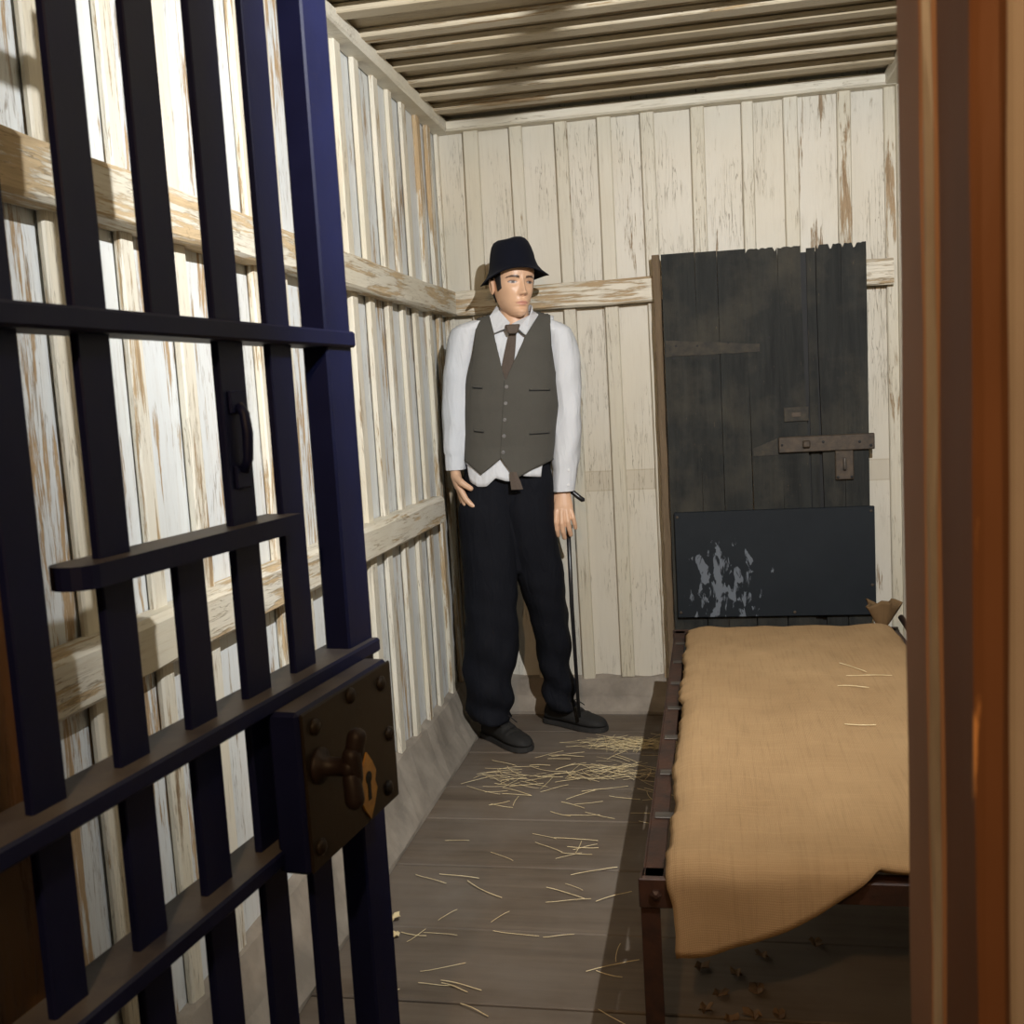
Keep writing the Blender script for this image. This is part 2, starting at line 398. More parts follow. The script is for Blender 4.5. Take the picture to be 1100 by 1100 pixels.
# left boards and battens
lb = [4.13, 3.98, 3.825, 3.653, 3.489, 3.325, 3.14, 2.972, 2.795, 2.63, 2.455, 2.29, 2.115, 1.93, 1.745, 1.535, 1.36, 1.18, 1.0, .83, .66]
def jz(): return random.uniform(-.004, .004)
for i in range(len(lb)-1):
    y1, y0 = lb[i], lb[i+1]
    box('board', (XL-.02, XL+random.uniform(-.002, .003), y0+.003, y1-.003, .10, 2.42), M_LBOARD, wall_left, .0025)
for i, y in enumerate(lb):
    w = random.uniform(.021, .028); t = random.uniform(.013, .019)
    lean = random.uniform(-.004, .004)
    o = box('batten', (XL+.003, XL+.003+t, y-w, y+w, .13+random.uniform(-.02, .02), 2.385), M_LBATT, wall_left, .004)
    for v in o.data.vertices: v.co.y += lean*(v.co.z-1.2)
def rail(name, b, mat, parent, wob=.003, n=24, axis=1):
    """a long worn batten with slightly uneven, rounded edges"""
    x0, x1, y0, y1, z0, z1 = b
    vs = []; fs = []
    prof = [(0, 0), (1, 0), (1, .0)]
    a0, a1 = (y0, y1) if axis == 1 else (x0, x1)
    d0, d1 = (x0, x1) if axis == 1 else (y0, y1)
    ch = .007
    sgn = 1 if axis == 1 else -1
    ring = [(d0, z0), (d1-ch, z0), (d1, z0+ch), (d1, z1-ch*1.6), (d1-ch*1.6, z1), (d0, z1)] if axis == 1 else [(d1, z0), (d0+ch, z0), (d0, z0+ch), (d0, z1-ch*1.6), (d0+ch*1.6, z1), (d1, z1)]
    for i in range(n+1):
        a = lerp(a0, a1, i/n)
        for k, (d, z) in enumerate(ring):
            q = noise.noise(Vector((a*5, k*3.1, z0*7)))*wob; q2 = noise.noise(Vector((a*6+9, k*2.3, z0*5)))*wob
            p = (d+q, a, z+q2) if axis == 1 else (a, d+q, z+q2)
            vs.append(p)
    m = len(ring)
    for i in range(n):
        for k in range(m):
            fs.append([i*m+k, i*m+(k+1) % m, (i+1)*m+(k+1) % m, (i+1)*m+k])
    fs.append(list(range(m))); fs.append([n*m+k for k in range(m)][::-1])
    return fix(mesh(name, vs, fs, mat, parent))
rail('rail', (XL+.004, -.968, .75, 4.12, 1.632, 1.728), M_RAILY, wall_left, .004)
rail('rail', (XL+.004, -.968, .75, 3.70, .852, .948), M_RAILY, wall_left, .004)
# back boards and battens
bbat = [(-.909, -.849), (-.724, -.673), (-.545, -.495), (-.381, -.327), (-.215, -.162), (-.027, .025), (.161, .205), (.313, .366), (.505, .554), (.670, .712)]
cen = [XL] + [(a+b)/2 for a, b in bbat] + [XR]
for i in range(len(cen)-1):
    box('board', (cen[i]+.001, cen[i+1]-.001, YB-random.uniform(0, .003), YB+.02, .10, 2.42), M_BBOARD, wall_back, .0025)
for i, (a, b) in enumerate(bbat):
    o = box('batten', (a, b, YB-.025+random.uniform(-.003, .003), YB-.003, .13+random.uniform(-.01, .01), 2.385), M_CASING if i == 3 and False else M_BBATT, wall_back, .004)
    lean = random.uniform(-.004, .006)
    for v in o.data.vertices: v.co.x += lean*(v.co.z-2.2)
rail('rail', (-.968, .69, YB-.062, YB-.026, 1.632, 1.728), M_RAILX, wall_back, .004, axis=0)
# right boards and battens
for i in range(21):
    y0 = YF + i*.17
    box('board', (XR, XR+.02, y0+.001, min(y0+.169, YB), .10, 2.42), M_BBOARD, wall_right, .0025)
    box('batten', (XR-.025, XR-.003, y0-.026, y0+.026, .13, 2.385), M_BBATT, wall_right, .004)
# ceiling
ceiling = box('ceiling', (-1.2, .95, .45, 4.35, ZC+.022, ZC+.10), M_SLAB, None); tag(ceiling, 'cream board and batten ceiling of the cell', kind='structure')
cb = [4.09, 3.915, 3.74, 3.57, 3.40, 3.235, 3.075, 2.885, 2.70, 2.53, 2.36, 2.19, 2.02, 1.85, 1.68, 1.51, 1.34, 1.17, 1.0, .83, .70]
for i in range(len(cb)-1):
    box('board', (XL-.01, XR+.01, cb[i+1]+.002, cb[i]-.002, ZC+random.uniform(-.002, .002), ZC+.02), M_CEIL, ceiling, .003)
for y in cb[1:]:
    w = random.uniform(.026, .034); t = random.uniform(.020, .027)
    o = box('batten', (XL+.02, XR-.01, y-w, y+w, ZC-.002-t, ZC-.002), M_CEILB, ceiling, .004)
    tw = random.uniform(-.012, .012)
    for v in o.data.vertices: v.co.y += tw*v.co.x
# top trims and sloped curbs
t1 = rail('trim_1', (XL+.004, -.962, .74, 4.135, 2.342, 2.392), M_TRIM, None, .003); tag(t1, 'cream strip along the top of the left wall', kind='structure')
t2 = rail('trim_2', (-.97, .71, YB-.066, YB-.004, 2.342, 2.386), M_TRIM, None, .003, axis=0); tag(t2, 'cream strip along the top of the back wall', kind='structure')
t3 = box('trim_3', (XR-.065, XR-.004, .74, 4.135, 2.342, 2.39), M_TRIM, None); tag(t3, 'cream strip along the top of the right wall', kind='structure')
def curb(name, pa, pb, nrm, h, d, label):
    """rough plaster fillet between a wall and the floor; pa to pb along the wall foot, nrm into the room"""
    pa, pb, nrm = Vector(pa), Vector(pb), Vector(nrm); n = 60; vs = []; fs = []
    prof = [(0, -.001), (d, -.001), (d, .012), (d*.62, h*.45), (.028, h*.96), (.0, h)]
    for i in range(n+1):
        p = pa.lerp(pb, i/n)
        for k, (o, z) in enumerate(prof):
            q = noise.noise(p*7+Vector((k*2, 0, 0)))*.010 if k not in (0, 1) else 0
            zz = z + (noise.noise(p*11+Vector((0, k, 3)))*.012 if k >= 3 else 0)
            vs.append(p + nrm*(o+q*(k < 5)) + Vector((0, 0, zz)))
    m = len(prof)
    for i in range(n):
        for k in range(m): fs.append([i*m+k, i*m+(k+1) % m, (i+1)*m+(k+1) % m, (i+1)*m+k])
    fs.append(list(range(m))); fs.append([n*m+k for k in range(m)])
    o = fix(mesh(name, vs, fs, M_CURB, None, False)); tag(o, label, kind='structure'); return o
curb('baseboard_left', (XL+.001, .75, 0), (XL+.001, 4.12, 0), (1, 0, 0), .175, .115, 'sloping grey plaster curb under the left wall')
curb('baseboard_back', (XL+.05, YB-.001, 0), (XR, YB-.001, 0), (0, -1, 0), .145, .068, 'low grey plaster curb under the back wall')
curb('baseboard_right', (XR-.001, .75, 0), (XR-.001, 4.12, 0), (-1, 0, 0), .14, .06, 'low grey plaster curb under the right wall')

# front wall with the doorway and its jambs
wf = MB()
wf.add(cbox(-1.15, -.76, .60, .72, 0, 2.5)); wf.add(cbox(.145, .9, .60, .72, 0, 2.5)); wf.add(cbox(-.76, .145, .60, .72, 2.12, 2.5))
tag(wf.build('wall_front', M_BBOARD), 'front cell wall around the doorway', kind='structure')
wh = MB(); wh.add(cbox(-1.6, -.82, .545, .598, 0, 2.5)); wh.add(cbox(.1435, 1.2, .545, .598, 0, 2.5)); wh.add(cbox(-.82, .1435, .545, .598, 2.2, 2.5))
tag(wh.build('wall_hall', M_HALLWALL), 'beige hall wall beside the doorway', kind='structure')
def wavy_post(name, b, mat, label, parent=None, amp=.0012):
    x0, x1, y0, y1, z0, z1 = b; n = 40; c = .004; vs = []; fs = []
    ring = [(x0+c, y0), (x1-c, y0), (x1, y0+c), (x1, y1-c), (x1-c, y1), (x0+c, y1), (x0, y1-c), (x0, y0+c)]
    for i in range(n+1):
        z = lerp(z0, z1, i/n)
        for k, (x, y) in enumerate(ring):
            vs.append((x+amp*noise.noise(Vector((z*9, k, x*5))), y+amp*noise.noise(Vector((z*9, k+7, y*5))), z))
    m = 8
    for i in range(n):
        for k in range(m): fs.append([i*m+k, i*m+(k+1) % m, (i+1)*m+(k+1) % m, (i+1)*m+k])
    fs.append(list(range(m))); fs.append([n*m+k for k in range(m)])
    o = fix(mesh(name, vs, fs, mat, parent))
    if label: tag(o, label, kind='structure')
    return o
tj = wavy_post('trim_4', (.1212, .1445, .6245, .700, 0, 2.12), M_JAMB, 'brown painted inner right door jamb with orange chips')
bead = wavy_post('bead', (.1222, .1258, .6195, .6240, 0, 2.12), M_EDGE, None, tj, .0015)
wavy_post('trim_5', (.1265, .1430, .536, .615, 0, 2.16), M_JAMB2, 'dark brown outer right door casing')
wavy_post('trim_6', (-.76, -.640, .60, .87, 0, 2.12), M_POST, 'brown flaking wooden post left of the gate', None, .004)
tl = box('trim_7', (-.76, .1445, .60, .70, 2.10, 2.16), M_JAMB2); tag(tl, 'brown wooden head beam over the doorway', kind='structure')

# ------------------------------------------------------------------ barred gate, swung inward
TH = math.radians(7.0)
gate = empty('barred_gate', (-.503 - .80*math.sin(TH), 1.40 - .80*math.cos(TH), 0), -TH)
tag(gate, 'navy black iron barred cell gate swung open along the left wall', 'gate')
# gate space: y runs from the hinge (0) to the free edge (0.80), x towards the middle of the cell
GY = lambda s: s+.80
def gbox(name, x0, x1, s0, s1, z0, z1, mat=M_GATE, parent=None, c=.003):
    return box(name, (x0, x1, GY(s0), GY(s1), z0, z1), mat, parent or gate, c)
R1, RM, R3, R4, RT, RB = 1.392, 1.163, .968, .782, 1.98, .10
gbox('stile', -.020, .018, -.072, .000, .04, 2.03)
gbox('hinge_stile', -.020, .018, -.80, -.765, .04, 2.03)
def bar(s0, s1, z0, z1): return gbox('bar', -.0045, .0055, s0, s1, z0, z1, c=.0015)
bars = [(-.648, -.606), (-.534, -.489), (-.422, -.373), (-.310, -.257), (-.198, -.145)]
for i, (a, b) in enumerate(bars):
    if i == 2:
        bar(a, b, R1-.008, 2.01); bar(a+.002, b+.002, .05, RM+.006)
    else: bar(a, b, .05, 2.01)
def grail(name, s0, s1, zt, th, x0, x1, rnd=0.0):
    return gbox(name, x0, x1, s0, s1, zt-th, zt, c=.003)
grail('rail', -.80, .0, R1+.010, .022, -.026, .026)
grail('rail', -.80, .0, R3, .020, -.034, .030)
grail('rail', -.80, -.072, R4, .020, -.034, .030)
grail('rail', -.80, .0, RT, .020, -.030, .030)
grail('rail', -.80, .0, RB+.02, .020, -.030, .030)
# shelf strap under the food opening, rounded at its near end
sh = []; pts = []
x0, x1 = -.024, .026; s0, s1 = -.560, -.190
pts = [(x0, GY(s1)), (x1, GY(s1))]
for k in range(9):
    a = PI*k/8; pts.append((x1-(x1-x0)/2*(1-math.cos(a)), GY(s0)-.022*math.sin(a)))
vs = [(x, y, RM+.008) for x, y in pts] + [(x, y, RM-.014) for x, y in pts]; n = len(pts)
fs = [list(range(n)), [n+k for k in range(n)][::-1]] + [[k, (k+1) % n, n+(k+1) % n, n+k] for k in range(n)]
fix(mesh('shelf_strap', vs, fs, M_GATE, gate))
# pull handle on the third bar
hd = gbox('handle', .0055, .010, -.300, -.270, 1.298, 1.325, c=.002)
gbox('handle_plate', .0055, .010, -.300, -.270, 1.212, 1.240, M_GATE, gate, .002)
gr = tube([(.010, GY(-.285), 1.308), (.017, GY(-.285), 1.298), (.019, GY(-.285), 1.275), (.017, GY(-.285), 1.246), (.010, GY(-.285), 1.232)], [.006, .006, .0065, .006, .006], 8)
MB().add(gr).build('grip', M_GATE, gate, True)
# lock box
lock = gbox('lock_box', .020, .0615, -.300, -.048, .752, .950, M_GATE, gate, .005)
gbox('cover_plate', .0615, .066, -.298, -.050, .754, .948, M_LOCK, lock, .002)
for s, z in ((-.270, .925), (-.085, .925), (-.278, .780), (-.085, .778), (-.175, .935), (-.07, .85)):
    M = Matrix.Translation((.066, GY(s), z)) @ Matrix.Rotation(PI/2, 4, 'Y')
    MB().add(lathe([(.011, -.001), (.010, .003), (.006, .006), (.001, .007)], 10, M)).build('rivet', M_LOCK, lock, True)
M = Matrix.Translation((.066, GY(-.266), .876)) @ Matrix.Rotation(PI/2, 4, 'Y')
kn = MB().add(lathe([(.022, -.001), (.022, .004), (.012, .008), (.011, .034), (.015, .040), (.012, .05)], 14, M)).build('knob', M_KNOB, lock, True)
kx, ky, kz = .110, GY(-.266), .876
kt = MB(); kt.add(capsule((kx, ky+.004, kz+.012), (kx+.004, ky+.008, kz+.034), .011, .012)); kt.add(capsule((kx, ky-.004, kz-.012), (kx+.004, ky-.008, kz-.036), .011, .012)); kt.add(capsule((kx, ky, kz-.014), (kx, ky, kz+.014), .012, .012))
kt.build('turn_handle', M_KNOB, lock, True)
# brass key plate
zc, sc_ = .806, -.146; pl = []
for (a, b) in ((0, .044), (.008, .028), (.014, .012), (.011, 0), (.014, -.012), (.008, -.030), (0, -.046), (-.008, -.030), (-.014, -.012), (-.011, 0), (-.014, .012), (-.008, .028)):
    pl.append((GY(sc_)+a*1.7, zc+b))
n = len(pl); vs = [(.0665, y, z) for y, z in pl] + [(.0690, y, z) for y, z in pl]
fs = [list(range(n)), [n+k for k in range(n)]] + [[k, (k+1) % n, n+(k+1) % n, n+k] for k in range(n)]
es = fix(mesh('key_plate', vs, fs, M_BRASS, lock)); es['label'] = 'yellow brass key plate'
kh = MB(); kh.add(lathe([(.0085, 0), (.0085, .0012)], 12, Matrix.Translation((.0686, GY(sc_), zc+.010)) @ Matrix.Rotation(PI/2, 4, 'Y')))
kh.add(cbox(.0686, .0698, GY(sc_)-.0042, GY(sc_)+.0042, zc-.020, zc+.010, .0002)); o = kh.build('keyhole', M_BLACK, lock); o['label'] = 'black keyhole slot'
# hinge lugs
for z in (.35, 1.75):
    gbox('hinge', -.055, .0, -.800, -.750, z-.04, z+.04)

# ------------------------------------------------------------------ black plank door at the back wall
DY = YB-.099
door = empty('plank_door', (.21, DY+.03, 0)); tag(door, 'black weathered plank door with rusty hasp fixed against the back wall', 'door')
def din(o):
    for v in o.data.vertices: v.co -= Vector((.21, DY+.03, 0))
    return o
pe = [(-.155, -.030, 0), (-.028, .052, 0), (.054, .158, 0), (.160, .273, 0), (.275, .368, 0), (.378, .408, .016), (.417, .498, 0), (.500, .586, 0)]
for i, (a, b, rec) in enumerate(pe):
    # planks with a ragged, rotted top edge
    n = 14; zt = 1.800 - (.018*(a+.15)); vs = []; fs = []
    y0 = DY+rec+random.uniform(0, .003); y1 = DY+(.028 if rec else .0155)
    rag = [0.0]*(n+1)
    if i >= 3: rag = [-.010*max(0, noise.noise(Vector((k*.6, i*5.3, 1)))) - (.016 if noise.noise(Vector((k*.8, i*3.1, 8))) > .34 else 0) for k in range(n+1)]
    if rec: rag = [-.008]*(n+1)
    sl0, sl1 = random.uniform(-.003, .003), random.uniform(-.003, .003)
    if i == 4: sl1 = -.012
    if i == 6: sl0 = .006
    zs = [.03, .4, .8, 1.1, 1.4, 1.6, 1.72]
    for k in range(n+1):
        for j, z in enumerate(zs + [zt+rag[k]]):
            t = k/n; xa = a + sl0*math.sin(z*3.0+i); xb = b + sl1*math.sin(z*2.2+i)
            vs.append((lerp(xa, xb, t), y0, z))
    m = len(zs)+1; N = len(vs); vs += [(x, y1, z) for x, y, z in vs]
    for k in range(n):
        for j in range(m-1):
            q = [k*m+j, (k+1)*m+j, (k+1)*m+j+1, k*m+j+1]; fs.append(q); fs.append([N+x for x in q][::-1])
    for k in range(n):
        fs.append([k*m+m-1, (k+1)*m+m-1, N+(k+1)*m+m-1, N+k*m+m-1]); fs.append([k*m, (k+1)*m, N+(k+1)*m, N+k*m][::-1])
    for j in range(m-1):
        fs.append([j, j+1, N+j+1, N+j]); fs.append([n*m+j, n*m+j+1, N+n*m+j+1, N+n*m+j][::-1])
    din(fix(mesh('plank', vs, fs, M_DOOR, door)))
din(box('gap_shade_sheet', (.34, .45, DY+.0285, DY+.0296, .03, 1.77), M_BLACK, door, .0002))  # black sheet standing in for the shade inside the plank gap
for z in (.35, 1.02, 1.45): din(box('ledge', (-.15, .58, DY+.0298, DY+.05, z, z+.10), M_DOOR, door))
# sheet panel over the lower door
pv, pf = cbox(-.142, .598, DY-.022, DY-.004, .405, .818, .002)
o = din(fix(mesh('sheet_panel', pv, pf, M_PANEL, door))); o['label'] = 'black sheet splashed with white paint'
for x, z in ((-.13, .80), (.585, .80), (-.13, .425), (.585, .425), (.585, .52), (.30, .42)):
    din(MB().add(lathe([(.006, 0), (.005, .003), (.001, .004)], 8, Matrix.Translation((x, DY-.022, z)) @ Matrix.Rotation(PI/2, 4, 'X'))).build('nail', M_RUST, door))
# hasp strap, staple plate, maker plate
h = MB(); h.add(cbox(.258, .604, DY-.016, DY-.001, 1.030, 1.090, .003)); hasp = din(h.build('hasp', M_RUST, door)); hasp['label'] = 'rusty brown hasp strap'
h = MB(); h.add(cbox(.462, .528, DY-.014, DY-.001, .920, 1.030, .003)); h2 = din(h.build('staple_plate', M_RUST, hasp))
h = MB(); h.add(capsule((.495, DY-.022, .962), (.495, DY-.022, .998), .006, .006)); h2 = din(h.build('staple', M_STEEL, hasp, True))
h = MB(); h.add(cbox(.345, .372, DY-.034, DY-.016, 1.048, 1.074, .004)); din(h.build('bolt_head', M_RUST, hasp))
for x, z in ((.27, 1.06), (.42, 1.065), (.59, 1.045), (.47, .93), (.52, .93), (.55, 1.06)):
    din(MB().add(lathe([(.0055, 0), (.005, .003), (.001, .004)], 8, Matrix.Translation((x, DY-.0155, z)) @ Matrix.Rotation(PI/2, 4, 'X'))).build('nail', M_BLACK, hasp))
h = MB(); h.add(cbox(.281, .371, DY-.006, DY+.001, 1.146, 1.200, .002)); mp = din(h.build('small_plate', M_GHOST, door))
din(box('plate_slot', (.308, .342, DY-.0075, DY-.005, 1.163, 1.180), M_RUST, mp, .001))
# marks where a strap hinge and screws were taken off
def ghost(x0, x1, z0, z1):
    n = 14; vs = []; fs = []
    for k in range(n+1):
        x = lerp(x0, x1, k/n); t = 1-.55*(k/n)
        vs += [(x, DY-.0016, z0+.004*noise.noise(Vector((k*.9, z0, 1)))), (x, DY-.0016, lerp(z0, z1, t)+.004*noise.noise(Vector((k*.8, z0, 4))))]
    N = len(vs); vs += [(x, DY+.002, z) for x, y, z in vs]
    for k in range(n):
        fs.append([2*k, 2*k+2, 2*k+3, 2*k+1]); fs.append([N+2*k, N+2*k+1, N+2*k+3, N+2*k+2])
        fs.append([2*k, 2*k+2, N+2*k+2, N+2*k]); fs.append([2*k+1, 2*k+3, N+2*k+3, N+2*k+1])
    fs.append([0, 1, N+1, N]); fs.append([2*n, 2*n+1, N+2*n+1, N+2*n])
    return din(fix(mesh('hinge_mark', vs, fs, M_GHOST, door)))
ghost(-.150, .200, 1.415, 1.478); ghost(.255, .165, 1.022, 1.085)
for x, z in ((-.11, 1.455), (-.03, 1.45), (.085, 1.455), (.235, 1.465), (-.12, 1.41), (-.03, 1.40), (.03, 1.40), (.13, 1.225), (.152, 1.215), (.155, 1.05), (.48, 1.30)):
    din(MB().add(lathe([(.0045, 0), (.0045, .002)], 8, Matrix.Translation((x, DY-.001, z)) @ Matrix.Rotation(PI/2, 4, 'X'))).build('nail_hole', M_BLACK, door))
# brown casing board left of the door
cs = wavy_post('trim_8', (-.188, -.160, DY-.005, YB-.063, .135, 1.80), M_CASING, 'bare brown upright board beside the black plank door', None, .003)

# ------------------------------------------------------------------ iron bed and burlap mattress
BX0, BX1, BY0, BY1, BZ = -.142, .600, 1.735, 3.60, .452
bed = empty('iron_bedstead', (.22, 2.66, 0)); tag(bed, 'rust brown angle iron bedstead along the right wall', 'bed')
def bin_(o):
    for v in o.data.vertices: v.co -= Vector((.22, 2.66, 0))
    return o
def angle(name, p0, p1, axis, side, up=-1):
    """angle iron: a vertical and a horizontal flange"""
    mb = MB(); t = .004; w = .038
    if axis == 1:
        y0, y1, x = p0, p1, side
        s = 1 if x < .2 else -1
        a, b = sorted((x, x+s*t)); mb.add(cbox(a, b, y0, y1, BZ-w, BZ, .001))
        a, b = sorted((x+s*t, x+s*w)); mb.add(cbox(a, b, y0, y1, BZ-t, BZ, .001))
    else:
        x0, x1, y = p0, p1, side; s = 1 if y < 2.5 else -1
        a, b = sorted((y, y+s*t)); mb.add(cbox(x0, x1, a, b, BZ-w, BZ, .001))
        a, b = sorted((y+s*t, y+s*w)); mb.add(cbox(x0, x1, a, b, BZ-t, BZ, .001))
    return bin_(mb.build(name, M_BED, bed))
angle('side_rail', BY0+.005, BY1-.005, 1, BX0); angle('side_rail', BY0+.005, BY1-.005, 1, BX1)
angle('foot_rail', BX0, BX1, 0, BY0); angle('head_rail', BX0, BX1, 0, BY1)
for x, sx in ((BX0, 1), (BX1, -1)):
    for y, sy in ((BY0, 1), (BY1, -1)):
        mb = MB(); a, b = sorted((x-sx*.004, x+sx*.030)); c, d = sorted((y-sy*.004, y)); mb.add(cbox(a, b, c, d, 0.001, BZ-.002, .001))
        a, b = sorted((x-sx*.004, x)); c, d = sorted((y, y+sy*.030)); mb.add(cbox(a, b, c, d, 0.001, BZ-.002, .001))
        lg = bin_(mb.build('leg', M_BED, bed))
        c, d = sorted((y-sy*.004, y-sy*.010)); a, b = sorted((x-sx*.006, x+sx*.052))
        pl = bin_(box('corner_plate', (a, b, c, d, BZ-.052, BZ+.002), M_BED, bed, .002))
        bin_(MB().add(lathe([(.010, 0), (.010, .006), (.004, .009)], 6, Matrix.Translation((x+sx*.024, min(c, d) if sy > 0 else max(c, d), BZ-.026)) @ Matrix.Rotation(sy*PI/2, 4, 'X'))).build('bolt', M_BED, pl))
for k in range(7):
    y = 2.0+k*.235
    bin_(box('strap', (BX0+.010, BX1-.010, y-.014, y+.014, BZ+.0005, BZ+.003), M_STEEL, bed, .001))
for k in range(4):
    bin_(box('long_strap', (BX0+.14+k*.155, BX0+.166+k*.155, BY0+.01, BY1-.01, BZ+.0035, BZ+.006), M_STEEL, bed, .001))
# folded brace at the far right corner
mb = MB(); mb.add(tube([(BX1+.005, 3.55, .50), (BX1+.035, 3.40, .44), (BX1+.055, 3.22, .36)], [.010, .010, .010], 8)); bin_(mb.build('brace', M_BED, bed, True))
# mattress cover: a sack of burlap slumped over the frame, its near left corner hanging over the foot rail
def mattress():
    nx, ny = 70, 150
    x0, x1 = -.098, .575; yh = 3.555; yf = BY0-.012
    vs = []; uv = []; fs = []
    def hang(u): return (.182-.030*max(0, 1-u/.09)**2)*max(0, 1-u/.52)**.68 - .014
    for j in range(ny+1):
        for i in range(nx+1):
            u = i/nx
            xl = x0 + .010*noise.noise(Vector((1.3, j*.11, 2))) + .006*noise.noise(Vector((4.3, j*.33, 2)))
            xr = x1 + .010*noise.noise(Vector((7.3, j*.10, 2)))
            total = (yh-yf) + hang(u)
            t = (j/ny)*total                      # length along the cloth from the head
            flat = yh-yf
            yy0 = .014*noise.noise(Vector((u*6, 3.0, 1)))*(1-j/ny)
            th = .013 + .014*math.sin(PI*min(1, t/1.9)) 
            e = min(u, 1-u); th *= min(1, (e/.06))**.5 if e < .06 else 1
            z = BZ+.022+th + .006*noise.noise(Vector((u*5, t*3, 5))) + .003*noise.noise(Vector((u*14, t*8, 9)))
            R = .040
            bend = t-(flat-R)
            if bend <= 0: y = yh-t-yy0*0
            elif bend < R*PI/2:
                a = bend/R; y = (yh-flat+R)-R*math.sin(a); z -= R*(1-math.cos(a))
            else:
                y = yh-flat + .004*math.sin(u*14)*min(1, (bend-R*1.57)/.05); z -= R + (bend-R*PI/2)
            # the hanging corner drifts a little to the right and out
            d = max(0, bend)
            x = lerp(xl, xr, u) + .10*d*(1-u)*.55
            y -= .08*d
            y += yy0 if bend < 0 else 0
            if t < .06: z -= (.06-t)*.25
            vs.append((x, y, z)); uv.append((lerp(xl, xr, u), t))
    for j in range(ny):
        for i in range(nx):
            a = j*(nx+1)+i; fs.append([a, a+nx+1, a+nx+2, a+1])
    o = mesh('burlap_mattress', vs, fs, M_BURLAP, None, True)
    ul = o.data.uv_layers.new(name='UVMap')
    for p in o.data.polygons:
        for li in p.loop_indices: ul.data[li].uv = uv[o.data.loops[li].vertex_index]
    s = o.modifiers.new('thick', 'SOLIDIFY'); s.thickness = .012; s.offset = -1
    return tag(o, 'brown burlap mattress cover slumped on the iron bed, corner hanging over its foot', 'mattress')
mat_o = mattress()
# gathered sack corner at the head
vs = []; fs = []; n = 18
for j in range(9):
    t = j/8; r = lerp(.012, .052, t**.7)
    for k in range(n):
        a = 2*PI*k/n; q = 1+.28*math.sin(a*5+t*2)*t
        vs.append((.545 + r*q*math.cos(a)*1.0, 3.545 - .01*t + r*q*math.sin(a)*.55, .468 + .085*t + .012*math.sin(a*3)*t))
for j in range(8):
    for k in range(n): fs.append([j*n+k, j*n+(k+1) % n, (j+1)*n+(k+1) % n, (j+1)*n+k])
fs.append(list(range(n)))
o = mesh('sack_mouth', vs, fs, M_BURLAP2, mat_o, True); s = o.modifiers.new('thick', 'SOLIDIFY'); s.thickness = .004
o['label'] = 'gathered dark sack corner'

# ------------------------------------------------------------------ the mannequin
MAN = Vector((-.68, 3.75, 0)); MA = math.radians(10)
man = empty('mannequin', MAN, MA)
tag(man, 'male mannequin in bucket hat, grey waistcoat, white shirt and dark trousers standing in the corner', 'mannequin')
YC = .05
TW = [(.94, -.055, .168, .10), (1.07, -.050, .156, .100), (1.16, -.038, .158, .104), (1.26, -.026, .161, .108), (1.35, -.024, .155, .112), (1.45, -.012, .151, .108), (1.55, -.004, .148, .10), (1.62, 0, .146, .09)]
XCF = [(.95, -.078), (1.10, -.070), (1.36, -.041), (1.57, -.007), (1.63, 0)]
def zsh(x): return 1.606 - .28*max(0, abs(x)-.07)
def front_y(x, z, off=0.0):
    c, w, d = interp(TW, z); w += off
    u = max(-1, min(1, (x-c)/w)); s = max(0, min(1, (zsh(x)-z+.004)/.13))
    g = math.sqrt(max(0, 1-(1-s)**2))*.9+.1*s
    return YC + .012 - (d+off)*(1-abs(u)**2.3)**(1/2.3)*g - off*.5
def back_y(x, z, off=0.0):
    c, w, d = interp(TW, z); w += off
    u = max(-1, min(1, (x-c)/w)); s = max(0, min(1, (zsh(x)-z+.004)/.13))
    g = math.sqrt(max(0, 1-(1-s)**2))
    return YC + .012 + (d*.95+off)*(1-abs(u)**2.3)**(1/2.3)*g
def sheet(fn, cols, rows, a0, a1, zb, zt):
    """grid of columns a in [a0,a1]; each column runs from zb(a) to zt(a); fn(a,z)->point"""
    vs = []; fs = []
    for i in range(cols+1):
        a = lerp(a0, a1, i/cols); b, t = zb(a), zt(a)
        for j in range(rows+1): vs.append(fn(a, lerp(b, t, j/rows)))
    m = rows+1
    for i in range(cols):
        for j in range(rows): fs.append([i*m+j, (i+1)*m+j, (i+1)*m+j+1, i*m+j+1])
    return vs, fs
def wr(p, amp, f=18, seed=0):
    return amp*(noise.noise(Vector((p[0]*f+seed, p[1]*f, p[2]*f*.6))) + .5*noise.noise(Vector((p[0]*f*2.1, p[1]*f*2, p[2]*f*1.5+seed))))
# shirt: front, back
def x_of(a, z, off):
    c, w, d = interp(TW, z); return c + (w+off)*math.sin(a*PI/2)
def shirt_pt(a, z):
    x = x_of(a, z, .004); y = front_y(x, z, .004); k = max(0, min(1, (1.12-z)/.1)) ; p = (x, y-.026*k, z); return (x, p[1]+wr(p, .004, 26, 3), z)
def shirt_bottom(a):
    x = x_of(a, 1.03, .004)
    t = [(-.23, 1.07), (-.205, 1.06), (-.19, 1.0), (-.158, .98), (-.127, .98), (-.095, 1.01), (-.060, .997), (-.036, .995), (-.030, 1.05), (-.004, 1.05), (.0, 1.012), (.07, 1.003), (.074, 1.04), (.10, 1.07), (.2, 1.08)]
    return I1(t, x)
def neck_top(a):
    x = x_of(a, 1.57, .004); return zsh(x)-.075*max(0, 1-(abs(x-.004)/.066)**2)
sv = MB(); sv.add(sheet(shirt_pt, 80, 40, -1, 1, shirt_bottom, neck_top))
sv.add(sheet(lambda a, z: (x_of(a, z, .004), back_y(x_of(a, z, .004), z, .004), z), 40, 30, -1, 1, lambda a: .98, lambda a: zsh(x_of(a, 1.57, .004))))
shirt = sv.build('shirt', M_SHIRT, man, True); m_ = shirt.modifiers.new('thick', 'SOLIDIFY'); m_.thickness = .003
